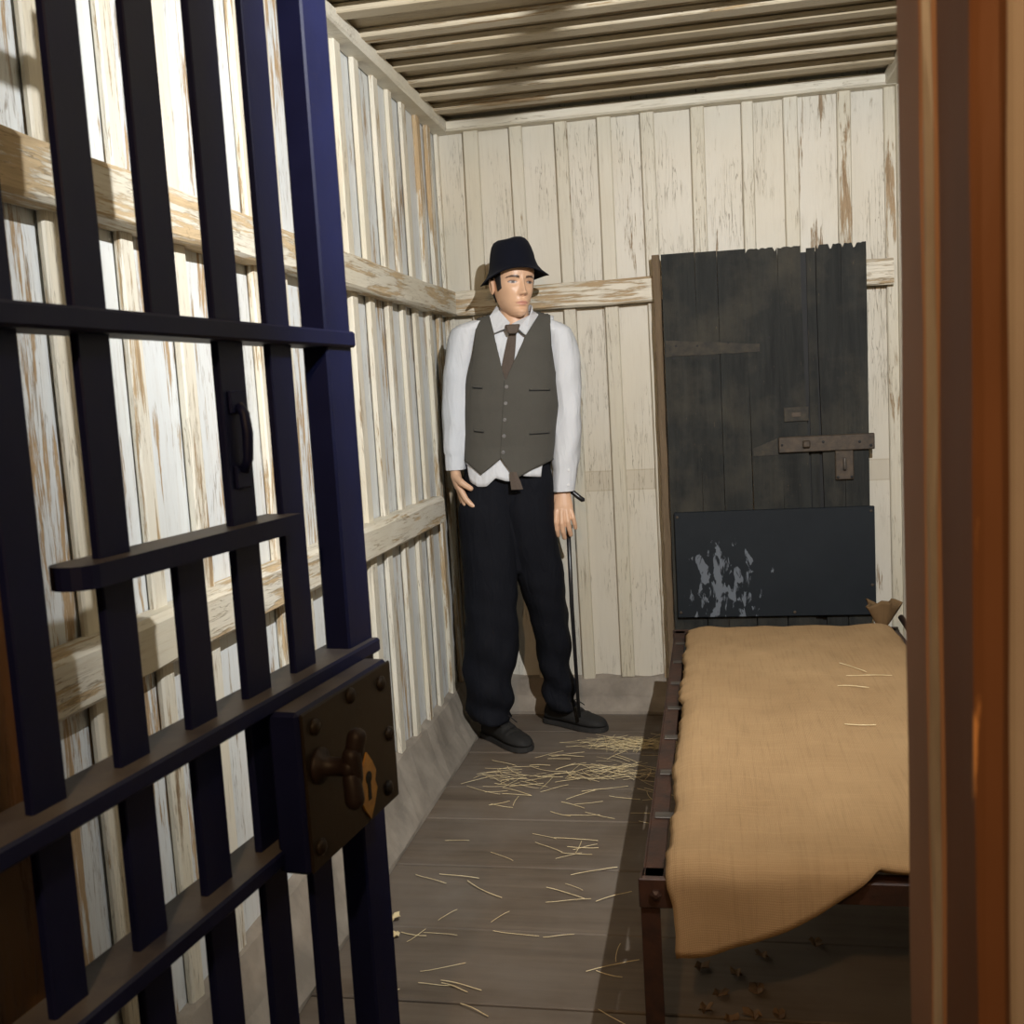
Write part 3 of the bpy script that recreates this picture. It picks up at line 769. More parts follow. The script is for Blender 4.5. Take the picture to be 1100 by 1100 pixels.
# sleeves
def sleeve(path, rads, seed, cuff_at):
    P = [Vector(p) for p in path]; N = 60; n = 28; vs = []; fs = []
    seg = len(P)-1
    for i in range(N+1):
        t = i/N*seg; k = min(int(t), seg-1); q = t-k
        p0, p1, p2, p3 = P[max(k-1, 0)], P[k], P[k+1], P[min(k+2, seg)]
        c = .5*((2*p1)+(-p0+p2)*q+(2*p0-5*p1+4*p2-p3)*q*q+(-p0+3*p1-3*p2+p3)*q**3)
        ra = lerp(rads[k][0], rads[k+1][0], q); rb = lerp(rads[k][1], rads[k+1][1], q)
        for j in range(n):
            a = 2*PI*j/n; d = Vector((math.cos(a)*ra, math.sin(a)*rb, 0))
            f = i/N
            w = .0020*math.sin(c.z*48 + 3.5*math.sin(a+seed) + seed + 3*noise.noise(Vector((c.z*7, seed, 0))))*(.2+.8*f)*(1 if f < cuff_at else 0)
            w += .0045*noise.noise(Vector((math.cos(a)*3.2+seed, math.sin(a)*3.2, c.z*5+math.sin(a)*1.5)))
            w += .006*noise.noise(Vector((math.cos(a)*1.6+seed, math.sin(a)*1.6, c.z*6)))*(1 if f < cuff_at else .25)
            if f >= cuff_at: w -= .003
            vs.append(c + d*(1+w/max(ra, .02)))
    for i in range(N):
        for j in range(n): fs.append([i*n+j, i*n+(j+1) % n, (i+1)*n+(j+1) % n, (i+1)*n+j])
    fs.append(list(range(n)))
    o = fix(mesh('sleeve', vs, fs, M_SHIRT, shirt, True)); return o
sleeve([(-.120, YC+.01, 1.585), (-.168, YC+.01, 1.555), (-.198, YC+.012, 1.46), (-.224, YC+.012, 1.30), (-.234, YC-.005, 1.17), (-.245, YC-.03, 1.043)],
       [(.030, .035), (.060, .068), (.058, .066), (.056, .060), (.051, .054), (.039, .042)], 1.0, .90)
sleeve([(.105, YC+.01, 1.575), (.148, YC+.01, 1.535), (.172, YC+.012, 1.45), (.179, YC+.012, 1.30), (.174, YC+.0, 1.13), (.152, YC-.015, .940)],
       [(.030, .035), (.062, .068), (.062, .066), (.058, .060), (.054, .054), (.043, .044)], 4.0, .90)
for z, x in ((1.02, .172), (.965, .168)):
    MB().add(lathe([(.005, 0), (.005, .003)], 8, Matrix.Translation((x, YC-.055, z)) @ Matrix.Rotation(PI/2, 4, 'X'))).build('button', M_PEARL, shirt)
# waistcoat: two front panels and a back
VO = .013
def vx(a, z, side):
    c, w, d = interp(TW, z); xc = I1(XCF, z)
    if side < 0: return lerp(c-(w+VO)*math.sin(PI/2*(.25+.75*1)), xc, a) if False else lerp(c-(w+VO), xc+.004, 1-(1-a)**1.0)
    return lerp(xc-.004, c+(w+VO), a)
def vline(z, side):
    t = (z-1.358)/(1.602-1.358)
    return lerp(-.041, -.086, t) if side < 0 else lerp(-.041, .086, t)
def vtop(a, side):
    best = 1.0
    z = 1.25
    while z < 1.62:
        x = vx(a, z, side)
        if z > zsh(x): break
        if z > 1.358 and ((side < 0 and x > vline(z, -1)) or (side > 0 and x < vline(z, 1))): break
        # armhole
        e = abs(x-interp(TW, z)[0])
        if z > 1.38 and e > .160-.022*min(1, (z-1.38)/.10): break
        best = z; z += .004
    return best
def vbot(a, side):
    if side < 0: return I1([(0, 1.085), (.50, 1.024), (1.0, 1.084)], a)
    return I1([(0, 1.084), (.27, 1.004), (.6, 1.035), (1.0, 1.062)], a)
def vpt(a, z, side):
    x = vx(a, z, side); low = max(0, min(1, (1.12-z)/.1))
    y = front_y(x, z, VO) - (.002 if side > 0 else 0) - .024*low*(1-abs((x-interp(TW, z)[0])/.18)**2)
    return (x, y+wr((x, y, z), .0015, 22, 5), z)
vw = MB()
vw.add(sheet(lambda a, z: vpt(a, z, -1), 44, 60, 0, 1, lambda a: vbot(a, -1), lambda a: vtop(a, -1)))
vw.add(sheet(lambda a, z: vpt(a, z, 1), 52, 60, 0, 1, lambda a: vbot(a, 1), lambda a: vtop(a, 1)))
vw.add(sheet(lambda a, z: (x_of(a, z, VO), back_y(x_of(a, z, VO), z, VO), z), 40, 30, -1, 1, lambda a: 1.07, lambda a: zsh(x_of(a, 1.57, VO)) if abs(a) < .62 else 1.38))
vest = vw.build('waistcoat', M_VEST, man, True); m_ = vest.modifiers.new('thick', 'SOLIDIFY'); m_.thickness = .004; m_.offset = 1
for k in range(5):
    z = lerp(1.335, 1.101, k/4); x = I1(XCF, z)+.006
    y = vpt(0.0, z, 1)[1]-.005
    MB().add(lathe([(.0068, 0), (.0068, .002), (.005, .0025), (.004, .0018), (.001, .0018)], 12, Matrix.Translation((x, y, z)) @ Matrix.Rotation(PI/2, 4, 'X'))).build('button', M_BTN, vest)
def welt(xa, xb, z, side, dz=0):
    p = []; 
    for k in range(9):
        x = lerp(xa, xb, k/8); zz = z+dz*k/8; c, w, d = interp(TW, zz)
        p.append((x, front_y(x, zz, VO)-.0055, zz))
    mb = MB(); mb.add(tube(p, [.0035]*9, 6)); mb.build('pocket_welt', M_VEST, vest, True)
    mb = MB(); mb.add(tube([(a, b-.0005, c-.004) for a, b, c in p], [.0028]*9, 6)); mb.build('pocket_slit', M_BLACK, vest, True)
welt(-.160, -.125, 1.343, -1, -.004); welt(.042, .118, 1.322, 1, -.004); welt(-.165, -.130, 1.186, -1, -.005); welt(.034, .108, 1.165, 1, -.001)
# tie
def strip(pts, halfw, th=.0035):
    vs = []; fs = []
    for (p, w) in zip(pts, halfw):
        x, y, z = p; vs += [(x-w, y, z), (x, y-th, z), (x+w, y, z), (x, y+th*.5, z)]
    for i in range(len(pts)-1):
        for k in range(4): fs.append([i*4+k, i*4+(k+1) % 4, (i+1)*4+(k+1) % 4, (i+1)*4+k])
    fs.append([0, 1, 2, 3]); fs.append([(len(pts)-1)*4+k for k in range(4)]); return vs, fs
tz = [1.545, 1.53, 1.50, 1.46, 1.42, 1.38, 1.34]
tp = [(I1(XCF, z)+.010*(z-1.34)/.2, front_y(I1(XCF, z), z, .004)-.0045-(.020 if z > 1.54 else .014 if z > 1.52 else .007 if z > 1.49 else .002 if z > 1.44 else 0), z) for z in tz]
tie = MB().add(strip(tp, [.010, .0125, .016, .0195, .0215, .0225, .0225])).build('tie', M_TIE, man)
yk = front_y(-.007, 1.535, .012)-.028
kv = [(-.034, yk+.010, 1.556), (.026, yk+.010, 1.556), (.014, yk-.006, 1.520), (-.022, yk-.006, 1.520), (-.030, yk-.012, 1.553), (.022, yk-.012, 1.553), (.010, yk-.018, 1.522), (-.018, yk-.018, 1.522)]
o = fix(mesh('tie_knot', kv, [[0, 1, 2, 3], [4, 5, 6, 7], [0, 1, 5, 4], [1, 2, 6, 5], [2, 3, 7, 6], [3, 0, 4, 7]], M_TIE, tie)); b_ = o.modifiers.new('bev', 'BEVEL'); b_.width = .006; b_.segments = 3
yt = front_y(-.02, 1.0, .012)-.034
MB().add(strip([(-.032, yt, 1.03), (-.026, yt, 1.0), (-.020, yt-.002, .966)], [.012, .0175, .0215])).build('tie_end', M_TIE, tie)
# collar
def collar_wing(side):
    # folded leaf: from the neck band down to its tip
    if side < 0: A = [(-.058, YC-.020, 1.632), (-.050, YC-.056, 1.612), (-.012, YC-.082, 1.563), (-.034, YC-.112, 1.543), (-.072, YC-.106, 1.530), (-.085, YC-.058, 1.592)]
    else: A = [(.074, YC-.015, 1.605), (.062, YC-.050, 1.590), (-.006, YC-.082, 1.560), (.016, YC-.118, 1.540), (.042, YC-.122, 1.516), (.090, YC-.068, 1.590)]
    o = fix(mesh('collar', A, [[0, 1, 5], [1, 2, 3], [1, 3, 4], [1, 4, 5]], M_SHIRT, shirt))
    s = o.modifiers.new('thick', 'SOLIDIFY'); s.thickness = .004
    s = o.modifiers.new('sub', 'SUBSURF'); s.levels = 1; s.render_levels = 1; s.subdivision_type = 'SIMPLE'
    return o
collar_wing(-1); collar_wing(1)
vs = []; fs = []; n = 40
for j, (r, z) in enumerate(((.066, 1.555), (.066, 1.59), (.063, 1.625), (.060, 1.628), (.062, 1.59), (.062, 1.555))):
    for k in range(n):
        a = 2*PI*k/n; fr = max(0, -math.sin(a))
        vs.append((.008+r*1.02*math.cos(a), YC+.006+r*math.sin(a)*1.05, z-.078*fr**1.3+(.012 if math.sin(a) > 0 else 0)*math.sin(a)))
for j in range(5):
    for k in range(n): fs.append([j*n+k, j*n+(k+1) % n, (j+1)*n+(k+1) % n, (j+1)*n+k])
fix(mesh('collar_band', vs, fs, M_SHIRT, shirt, True))

# trousers
LEGL = [(1.045, -.125, .05, .085, .085), (.98, -.130, .05, .098, .095), (.88, -.138, .045, .108, .104), (.75, -.138, .04, .108, .100), (.65, -.138, .035, .103, .094), (.5, -.146, .03, .100, .088), (.42, -.148, .03, .101, .087), (.3, -.160, .03, .098, .086), (.2, -.170, .035, .091, .085), (.13, -.170, .035, .082, .082), (.085, -.166, .025, .077, .084)]
LEGR = [(1.045, .020, .05, .085, .085), (.98, .018, .05, .098, .095), (.88, .016, .055, .102, .104), (.75, .025, .065, .098, .100), (.62, .048, .085, .094, .094), (.5, .064, .11, .082, .088), (.41, .076, .13, .068, .084), (.3, .083, .155, .062, .078), (.2, .090, .175, .060, .076), (.12, .096, .185, .060, .076), (.07, .100, .185, .060, .078)]
def leg(tab, seed, zmax=1.045):
    z0 = tab[-1][0]; N = 90; n = 40; vs = []; fs = []
    for i in range(N+1):
        z = lerp(zmax, z0, i/N); cx, cy, w, d = interp(tab, z)
        for k in range(n):
            a = 2*PI*k/n; ca, sa = math.cos(a), math.sin(a)
            fold = max(0, (.62-z)/.5)
            low = max(0, min(1, (.35-z)/.25))
            q = .010*noise.noise(Vector((ca*1.4+seed, sa*1.4, z*7)))*(.5+fold)
            q += .0075*math.sin(z*52+ca*2.4+seed*2+1.6*math.sin(z*11))*(.12+.5*fold+.75*low)
            q += .006*math.exp(-((a-1.5*PI-.25*(1 if seed < 3 else -1))/.09)**2)*(1-low)       # pressed front crease
            if z < .75: q += .010*noise.noise(Vector((ca*2.5, sa*2.5+seed, z*14)))*fold
            sq = (abs(ca)**2.4+abs(sa)**2.4)**(-1/2.4)
            vs.append((cx+(w*sq+q)*ca, cy+(d*sq+q)*sa, z))
    for i in range(N):
        for k in range(n): fs.append([i*n+k, i*n+(k+1) % n, (i+1)*n+(k+1) % n, (i+1)*n+k])
    fs.append(list(range(n))); fs.append([N*n+k for k in range(n)])
    return vs, fs
tr = MB(); tr.add(leg(LEGL, 1.0)); tr.add(leg(LEGR, 4.0))
# seat and fly between the legs
vs = []; fs = []; N = 20; n = 32
for i in range(N+1):
    z = lerp(1.045, .64, i/N); k0 = i/N
    w = lerp(.155, .05, k0**1.5); d = lerp(.092, .060, k0**2)
    for k in range(n):
        a = 2*PI*k/n; vs.append((-.055+.01*k0+w*math.cos(a), YC+.01*k0+(d+.004*math.sin(a*6+z*30))*math.sin(a), z))
for i in range(N):
    for k in range(n): fs.append([i*n+k, i*n+(k+1) % n, (i+1)*n+(k+1) % n, (i+1)*n+k])
fs.append(list(range(n))); fs.append([N*n+k for k in range(n)])
tr.add((vs, fs)); tr.build('trousers', M_TROUS, man, True)

# shoes
def shoe(heel, toe, seed):
    h, t = Vector((*heel, 0)), Vector((*toe, 0)); L = (t-h).length; d = (t-h).normalized(); s = Vector((-d.y, d.x, 0))
    tabW = [(0, .020), (.03, .030), (.12, .034), (.3, .034), (.5, .040), (.68, .047), (.82, .045), (.92, .036), (.98, .020), (1, .006)]
    tabH = [(0, .060), (.05, .085), (.2, .100), (.32, .104), (.45, .088), (.6, .066), (.75, .056), (.88, .050), (.96, .040), (1, .024)]
    N = 40; n = 16; vs = []; fs = []
    for i in range(N+1):
        u = i/N; w = I1(tabW, u); hh = I1(tabH, u)
        for k in range(n+1):
            a = PI*k/n; ca, sa = math.cos(a), math.sin(a)
            x = w*(abs(ca)**.75)*(1 if ca > 0 else -1); z = .022+(hh-.022)*sa**.8
            z += .0025*math.sin(u*60)*(.5 < u < .72)*sa
            vs.append(h+d*(L*u)+s*x+Vector((0, 0, z)))
    m = n+1
    for i in range(N):
        for k in range(n): fs.append([i*m+k, i*m+k+1, (i+1)*m+k+1, (i+1)*m+k])
        fs.append([i*m+n, i*m, (i+1)*m, (i+1)*m+n])
    fs.append(list(range(m))); fs.append([N*m+k for k in range(m)])
    o = fix(mesh('shoe', vs, fs, M_SHOE, man, True))
    vs = []; fs = []; ring = []
    for i in range(N+1):
        u = i/N; ring.append(h+d*(L*1.015*u-.003)+s*(I1(tabW, u)+.004))
    for i in range(N, -1, -1):
        u = i/N; ring.append(h+d*(L*1.015*u-.003)-s*(I1(tabW, u)+.004))
    q = len(ring); vs = [p+Vector((0, 0, .001)) for p in ring]+[p+Vector((0, 0, .0185)) for p in ring]
    fs = [[k, (k+1) % q, q+(k+1) % q, q+k] for k in range(q)]+[list(range(q))[::-1], [q+k for k in range(q)]]
    fix(mesh('sole', vs, fs, M_SOLE, o))
    lc = MB()
    for u in (.42, .48, .54, .60):
        p = h+d*(L*u); hh = I1(tabH, u)
        lc.add(tube([p-s*.017+Vector((0, 0, hh-.006)), p+Vector((0, 0, hh+.002)), p+s*.017+Vector((0, 0, hh-.006))], [.0022]*3, 6))
    p = h+d*(L*.40)+Vector((0, 0, I1(tabH, .40)+.002))
    lc.add(tube([p, p+s*.02+d*.02+Vector((0, 0, .004)), p+s*.034+d*.05-Vector((0, 0, .018))], [.002]*3, 6)); lc.add(tube([p, p-s*.02+d*.02+Vector((0, 0, .003)), p-s*.032+d*.04-Vector((0, 0, .022))], [.002]*3, 6))
    lc.build('laces', M_HAIR, o, True)
    # cap seam
    return o
shoe((-.195, .095), (-.030, -.125), 1); shoe((.045, .235), (.268, .060), 2)

# head
HC = Vector((.002, YC-.002, 1.705)); HPSI = math.radians(25)
SKIN = (.68, .42, .265)
def G(x, m, s): return math.exp(-((x-m)/s)**2)
HW = [(-.122, .012), (-.116, .026), (-.105, .034), (-.085, .046), (-.06, .0565), (-.03, .0655), (0, .0705), (.03, .073), (.06, .073), (.085, .064), (.105, .044), (.118, .018), (.121, .003)]
HF = [(-.122, .070), (-.116, .084), (-.105, .0905), (-.094, .0900), (-.085, .0865), (-.074, .0910), (-.06, .0915), (-.045, .090), (-.02, .089), (0, .0885), (.015, .0915), (.03, .0955), (.05, .096), (.07, .090), (.09, .075), (.105, .054), (.118, .024), (.121, .004)]
HBk = [(-.122, -.045), (-.116, -.035), (-.105, -.01), (-.085, .025), (-.06, .055), (-.03, .080), (0, .095), (.03, .102), (.06, .098), (.085, .082), (.105, .056), (.118, .024), (.121, .004)]
hv = []; hf = []; hc = []
NZ, NA = 150, 160
for i in range(NZ+1):
    tt = i/NZ; z = -.122+.243*(.5-.5*math.cos(PI*tt))*.35 + -.0 + .243*tt*.65
    w, f, bk = I1(HW, z), I1(HF, z), I1(HBk, z)
    for k in range(NA):
        a = 2*PI*k/NA                                   # 0 = +x, 270deg = front (-y)
        # denser samples at the face
        a = a + .30*math.cos(a)*1.0 if False else a
        ca, sa = math.cos(a), math.sin(a)
        if sa < 0: e = 2.35; r = f
        else: e = 2.1; r = bk
        sq = (abs(ca)**e+abs(sa)**e)**(-1/e)
        x = w*ca*sq; y = r*sa*sq
        if bk < 0 and sa >= 0: y = bk*sa*sq if False else -abs(bk)*sa*.2
        if sa < 0:
            fm = min(1, -sa*1.6)                        # fade at the sides
            out = 0
            # nose
            t = max(0, min(1, (.012-z)/.052))
            if z > -.052: 
                amp = .006+.020*t; sg = .0062+.0055*t**2
                nz = 1.0 if z > -.040 else math.exp(-((z+.040)/.0055)**2)
                up = G(max(z, .004), .004, .020)
                out += amp*math.exp(-(x/sg)**2)*nz*up
                out += .0075*(G(x, .0125, .0055)+G(x, -.0125, .0055))*G(z, -.039, .0075)       # nostril wings
            out -= .0105*(G(x, .033, .0150)+G(x, -.033, .0150))*G(z, .000, .0105)             # eye sockets
            out += .0060*(G(x, .033, .0115)+G(x, -.033, .0115))*G(z, -.001, .0065)            # lids over the eyeball
            out += .0035*(G(x, .032, .020)+G(x, -.032, .020))*G(z, .0175, .0065)              # brow ridge
            out += .0045*(G(x, .046, .016)+G(x, -.046, .016))*G(z, -.026, .018)               # cheek bones
            out -= .0035*(G(x, .038, .014)+G(x, -.038, .014))*G(z, -.062, .018)
            out -= .0018*G(x, 0, .005)*G(z, -.056, .006)                                       # philtrum
            lipw = G(x, 0, .0215)
            out += .0052*lipw*G(z, -.0675, .0042) + .0060*G(x, 0, .018)*G(z, -.0795, .0050) - .0040*G(x, 0, .024)*G(z, -.0733, .0018)
            out -= .0040*G(x, 0, .020)*G(z, -.0895, .0045)
            out += .0050*G(x, 0, .020)*G(z, -.104, .0090)                                      # chin
            y -= out*fm
        hv.append((x, y, z))
        c = Vector(SKIN)
        if sa < 0:
            ax = abs(x)
            lz = -.0733
            if ax < .0245:
                top = lz+.0085*(1-(ax/.0245)**1.6)-.0022*G(ax, 0, .004); bot = lz-.0105*(1-(ax/.0225)**2)
                if bot < z < top: c = Vector((.60, .30, .22))
                if abs(z-lz+.0006) < .0009: c = Vector((.30, .12, .09))
            # eyes
            ex = ax-.0335
            if abs(ex) < .0150:
                q = 1-(ex/.0150)**2; et = .0046*q; eb = -.0038*q
                if eb < z < et:
                    c = Vector((.42, .38, .35))
                    gx = x-(.0335 if x > 0 else -.0335)-.002
                    if gx*gx+(z-.0008)**2 < .0056**2: c = Vector((.06, .035, .025))
                    if gx*gx+(z-.0008)**2 < .0026**2: c = Vector((.01, .01, .01))
                if et-.0004 <= z < et+.0020: c = Vector((.09, .05, .04))
                elif et <= z < et+.0065: c = Vector((.58, .34, .22))
                if eb-.0013 < z <= eb: c = Vector((.45, .25, .17))
            # eyebrows
            bx = ax-.034
            if -.021 < bx < .023:
                bz = .0165+.0035*(1-(bx/.022)**2)-.10*max(0, bx-.008)
                bw = .0042*(1-max(0, bx)/.034)
                if abs(z-bz) < bw: c = Vector((.085, .05, .035))
            if abs(ax-.0085) < .0042 and -.049 < z < -.0445: c = Vector((.35, .17, .12))
        hc.append(c)
for i in range(NZ):
    for k in range(NA): hf.append([i*NA+k, i*NA+(k+1) % NA, (i+1)*NA+(k+1) % NA, (i+1)*NA+k])
hf.append(list(range(NA))[::-1]); hf.append([NZ*NA+k for k in range(NA)])
HM = Matrix.Translation(HC) @ Matrix.Rotation(HPSI, 4, 'Z') @ Matrix.Rotation(math.radians(2.5), 4, 'Y')
body = MB(); cols = []
body.add((hv, hf), HM); cols += hc
def add_skin(vf, M=None, c=SKIN):
    body.add(vf, M); cols.extend([Vector(c)]*len(vf[0]))
# neck, chest
add_skin(tube([(.006, YC+.030, 1.70), (.006, YC+.022, 1.65), (.004, YC+.012, 1.60), (.002, YC+.006, 1.56), (0, YC+.005, 1.50)], [(.050, .054), (.051, .053), (.053, .053), (.058, .056), (.075, .06)], 24))
# ears
for sx in (-1, 1):
    ev = []; ef = []; n1, n2 = 16, 8
    for i in range(n1):
        a = 2*PI*i/n1
        for k in range(n2):
            b = 2*PI*k/n2
            R0 = .0085+.0035*math.cos(b); 
            ev.append((sx*(.0735+.004+.004*math.sin(b)+.004*math.sin(a)), .012+1.15*R0*math.cos(a)*1.1, -.008+2.5*R0*math.sin(a)))
    for i in range(n1):
        for k in range(n2): ef.append([i*n2+k, i*n2+(k+1) % n2, ((i+1) % n1)*n2+(k+1) % n2, ((i+1) % n1)*n2+k])
    add_skin((ev, ef), HM); 
    add_skin(capsule((sx*.070, .012, -.020), (sx*.074, .012, .008), .008, .010), HM, tuple(x*.85 for x in SKIN))
# torso and limbs inside the clothes
add_skin(tube([(-.05, YC, .98), (-.03, YC, 1.15), (-.02, YC, 1.35), (0, YC, 1.48), (0, YC, 1.54)], [(.12, .07), (.11, .07), (.12, .075), (.11, .06), (.06, .04)], 20))
add_skin(tube([(-.12, YC, 1.52), (-.20, YC+.01, 1.45), (-.225, YC+.01, 1.28), (-.243, YC-.03, 1.05)], [.04, .042, .036, .026], 12))
add_skin(tube([(.10, YC, 1.51), (.172, YC+.01, 1.44), (.178, YC+.01, 1.28), (.152, YC-.015, .95)], [.04, .042, .036, .027], 12))
add_skin(tube([(-.12, YC, 1.0), (-.138, .04, .7), (-.147, .03, .42), (-.168, .045, .08)], [.07, .065, .05, .035], 12))
add_skin(tube([(.01, YC, 1.0), (.035, .07, .7), (.075, .13, .42), (.085, .19, .08)], [.07, .065, .045, .035], 12))
# hands: chains fused by a voxel remesh
def hand(parts):
    mb = MB()
    for p in parts: mb.add(p)
    me = bpy.data.meshes.new('tmp'); me.from_pydata(mb.v, [], mb.f); me.update()
    o = bpy.data.objects.new('tmp', me); COL.objects.link(o)
    r = o.modifiers.new('r', 'REMESH'); r.mode = 'VOXEL'; r.voxel_size = .0022
    s = o.modifiers.new('s', 'SMOOTH'); s.factor = .5; s.iterations = 3
    bpy.context.view_layer.update()
    ev = o.evaluated_get(bpy.context.evaluated_depsgraph_get()); m2 = ev.to_mesh()
    res = ([v.co.copy() for v in m2.vertices], [list(p.vertices) for p in m2.polygons])
    ev.to_mesh_clear(); bpy.data.objects.remove(o); bpy.data.meshes.remove(me)
    return res
def finger(pts, r0, r1):
    r0 *= 1.13; r1 *= 1.15
    return [capsule(pts[i], pts[i+1], lerp(r0, r1, i/(len(pts)-1)), lerp(r0, r1, (i+1)/(len(pts)-1)), 12) for i in range(len(pts)-1)]
y0 = YC-.045
# his left hand (right in the view): back of the hand to the front, fingers pointing down
hl = []
hl.append(tube([(.150, y0+.034, .985), (.150, y0+.030, .945), (.148, y0+.024, .915), (.147, y0+.018, .885), (.147, y0+.014, .858)], [(.025, .020), (.024, .018), (.031, .017), (.036, .015), (.035, .012)], 16))
hl += finger([(.120, y0+.014, .868), (.115, y0+.006, .828), (.117, y0+.012, .798), (.122, y0+.024, .776)], .0098, .0078)
hl += finger([(.138, y0+.010, .866), (.137, y0+.000, .822), (.140, y0+.006, .790), (.145, y0+.020, .766)], .0102, .0080)
hl += finger([(.156, y0+.012, .866), (.160, y0+.002, .826), (.164, y0+.008, .798), (.169, y0+.020, .776)], .0098, .0078)
hl += finger([(.172, y0+.016, .872), (.180, y0+.008, .840), (.185, y0+.014, .818), (.188, y0+.024, .800)], .0088, .0070)
hl += finger([(.126, y0+.030, .920), (.108, y0+.040, .888), (.112, y0+.052, .858), (.124, y0+.056, .838)], .0125, .0092)
# his right hand (left in the view): thumb side to the front, fingers reaching down and inward
yr = YC-.075
hr = []
hr.append(tube([(-.246, yr+.040, 1.085), (-.247, yr+.038, 1.045), (-.243, yr+.030, 1.015), (-.236, yr+.026, .985), (-.227, yr+.024, .960)], [(.020, .026), (.019, .024), (.020, .031), (.018, .036), (.014, .035)], 16))
hr += finger([(-.226, yr-.002, .968), (-.210, yr-.012, .936), (-.194, yr-.016, .918), (-.180, yr-.016, .908)], .0100, .0080)
hr += finger([(-.230, yr+.016, .962), (-.217, yr+.006, .922), (-.200, yr+.000, .899), (-.184, yr-.002, .886)], .0104, .0082)
hr += finger([(-.234, yr+.034, .962), (-.224, yr+.026, .918), (-.209, yr+.020, .893), (-.194, yr+.016, .879)], .0100, .0080)
hr += finger([(-.238, yr+.050, .966), (-.230, yr+.044, .930), (-.219, yr+.038, .908), (-.206, yr+.034, .896)], .0090, .0072)
hr += finger([(-.238, yr+.006, 1.012), (-.222, yr-.018, .998), (-.206, yr-.022, .986), (-.190, yr-.020, .975)], .0125, .0088)
add_skin(hand(hl)); add_skin(hand(hr))
bo = body.build('body', M_SKIN, man, True)
at = bo.data.color_attributes.new('tone', 'FLOAT_COLOR', 'POINT')
for i, c in enumerate(cols): at.data[i].color = (*c, 1)
# hair under the hat with sideburns
vs = []; fs = []; nz, na = 14, 60
for i in range(nz+1):
    for k in range(na+1):
        a = lerp(-.16*PI, 1.16*PI, k/na)               # around the back from side to side
        side = min(k, na-k)/na
        zb = -.052 if side > .10 else (-.030 if side < .035 else -.005) 
        if side < .075: zb = lerp(-.020, -.030, side/.075)
        elif side < .17: zb = .022
        else: zb = -.060
        z = lerp(zb, .075, i/nz)
        w, f, bk = I1(HW, z)+.0035, I1(HF, z)+.003, I1(HBk, z)+.006
        ca, sa = math.cos(a), math.sin(a); r = f if sa < 0 else bk; e = 2.2
        sq = (abs(ca)**e+abs(sa)**e)**(-1/e)
        vs.append(HM @ Vector((w*ca*sq+.002*noise.noise(Vector((k*.7, i*.7, 1))), r*sa*sq, z)))
for i in range(nz):
    for k in range(na): fs.append([i*(na+1)+k, i*(na+1)+k+1, (i+1)*(na+1)+k+1, (i+1)*(na+1)+k])
o = mesh('hair', vs, fs, M_HAIR, man, True); s = o.modifiers.new('thick', 'SOLIDIFY'); s.thickness = .004
# hat
prof = [(.135, -.050), (.125, -.042), (.108, -.028), (.094, -.010), (.0885, .004), (.086, .015), (.083, .035), (.0775, .058), (.070, .078), (.060, .092), (.046, .1005), (.030, .104), (.012, .105), (.001, .105)]
vs = []; fs = []; n = 72
for j, (r, z) in enumerate(prof):
    for k in range(n):
        a = 2*PI*k/n; br = max(0, (r-.0885)/.04) if j < 5 else 0
        wv = .030*br*max(0, -math.sin(a+.25))**1.5+.005*br*math.sin(3*a+1.0)
        rr = r*(1+.02*math.sin(3*a+j*.3)*(j > 5)) + .006*br*math.sin(2*a)
        dent = -.006*math.exp(-((math.cos(a)*r+.02)/.03)**2) if j > 9 else 0
        vs.append((rr*math.cos(a)*.965, rr*math.sin(a)*(1.17-.09*br), z+wv+dent))
for j in range(len(prof)-1):
    for k in range(n): fs.append([j*n+k, j*n+(k+1) % n, (j+1)*n+(k+1) % n, (j+1)*n+k])
fs.append([(len(prof)-1)*n+k for k in range(n)])
HT = Matrix.Translation((.008, YC+.006, 1.771)) @ Matrix.Rotation(HPSI*.7, 4, 'Z') @ Matrix.Rotation(math.radians(-6), 4, 'Y') @ Matrix.Rotation(math.radians(1), 4, 'X')
o = mesh('hat', [HT @ Vector(v) for v in vs], fs, M_HAT, man, True); o['label'] = 'navy black felt bucket hat'
fix(o); s = o.modifiers.new('thick', 'SOLIDIFY'); s.thickness = .004; s.offset = -1

# walking cane
cr = Matrix.Translation(MAN) @ Matrix.Rotation(MA, 4, 'Z')
cane = empty('walking_cane', cr @ Vector((.166, .042, .07)), MA); tag(cane, 'slim black walking cane under the hand of the mannequin, tip on his shoe', 'cane')
base = Vector((.166, .042, .07))
def cl(p): return Vector(p)-base
sh = MB(); sh.add(tube([cl((.166, .042, .068)), cl((.160, .045, .50)), cl((.162, .052, .92))], [.0065, .0078, .0085], 12)); sh.build('shaft', M_CANE, cane, True)
hp = [(.140, .055, .925), (.152, .053, .938), (.168, .050, .942), (.186, .046, .932), (.204, .042, .915), (.220, .040, .902), (.228, .040, .902)]
sh = MB(); sh.add(tube([cl(p) for p in hp], [.007, .010, .010, .0095, .0095, .0095, .006], 10)); sh.build('handle', M_CANE, cane, True)

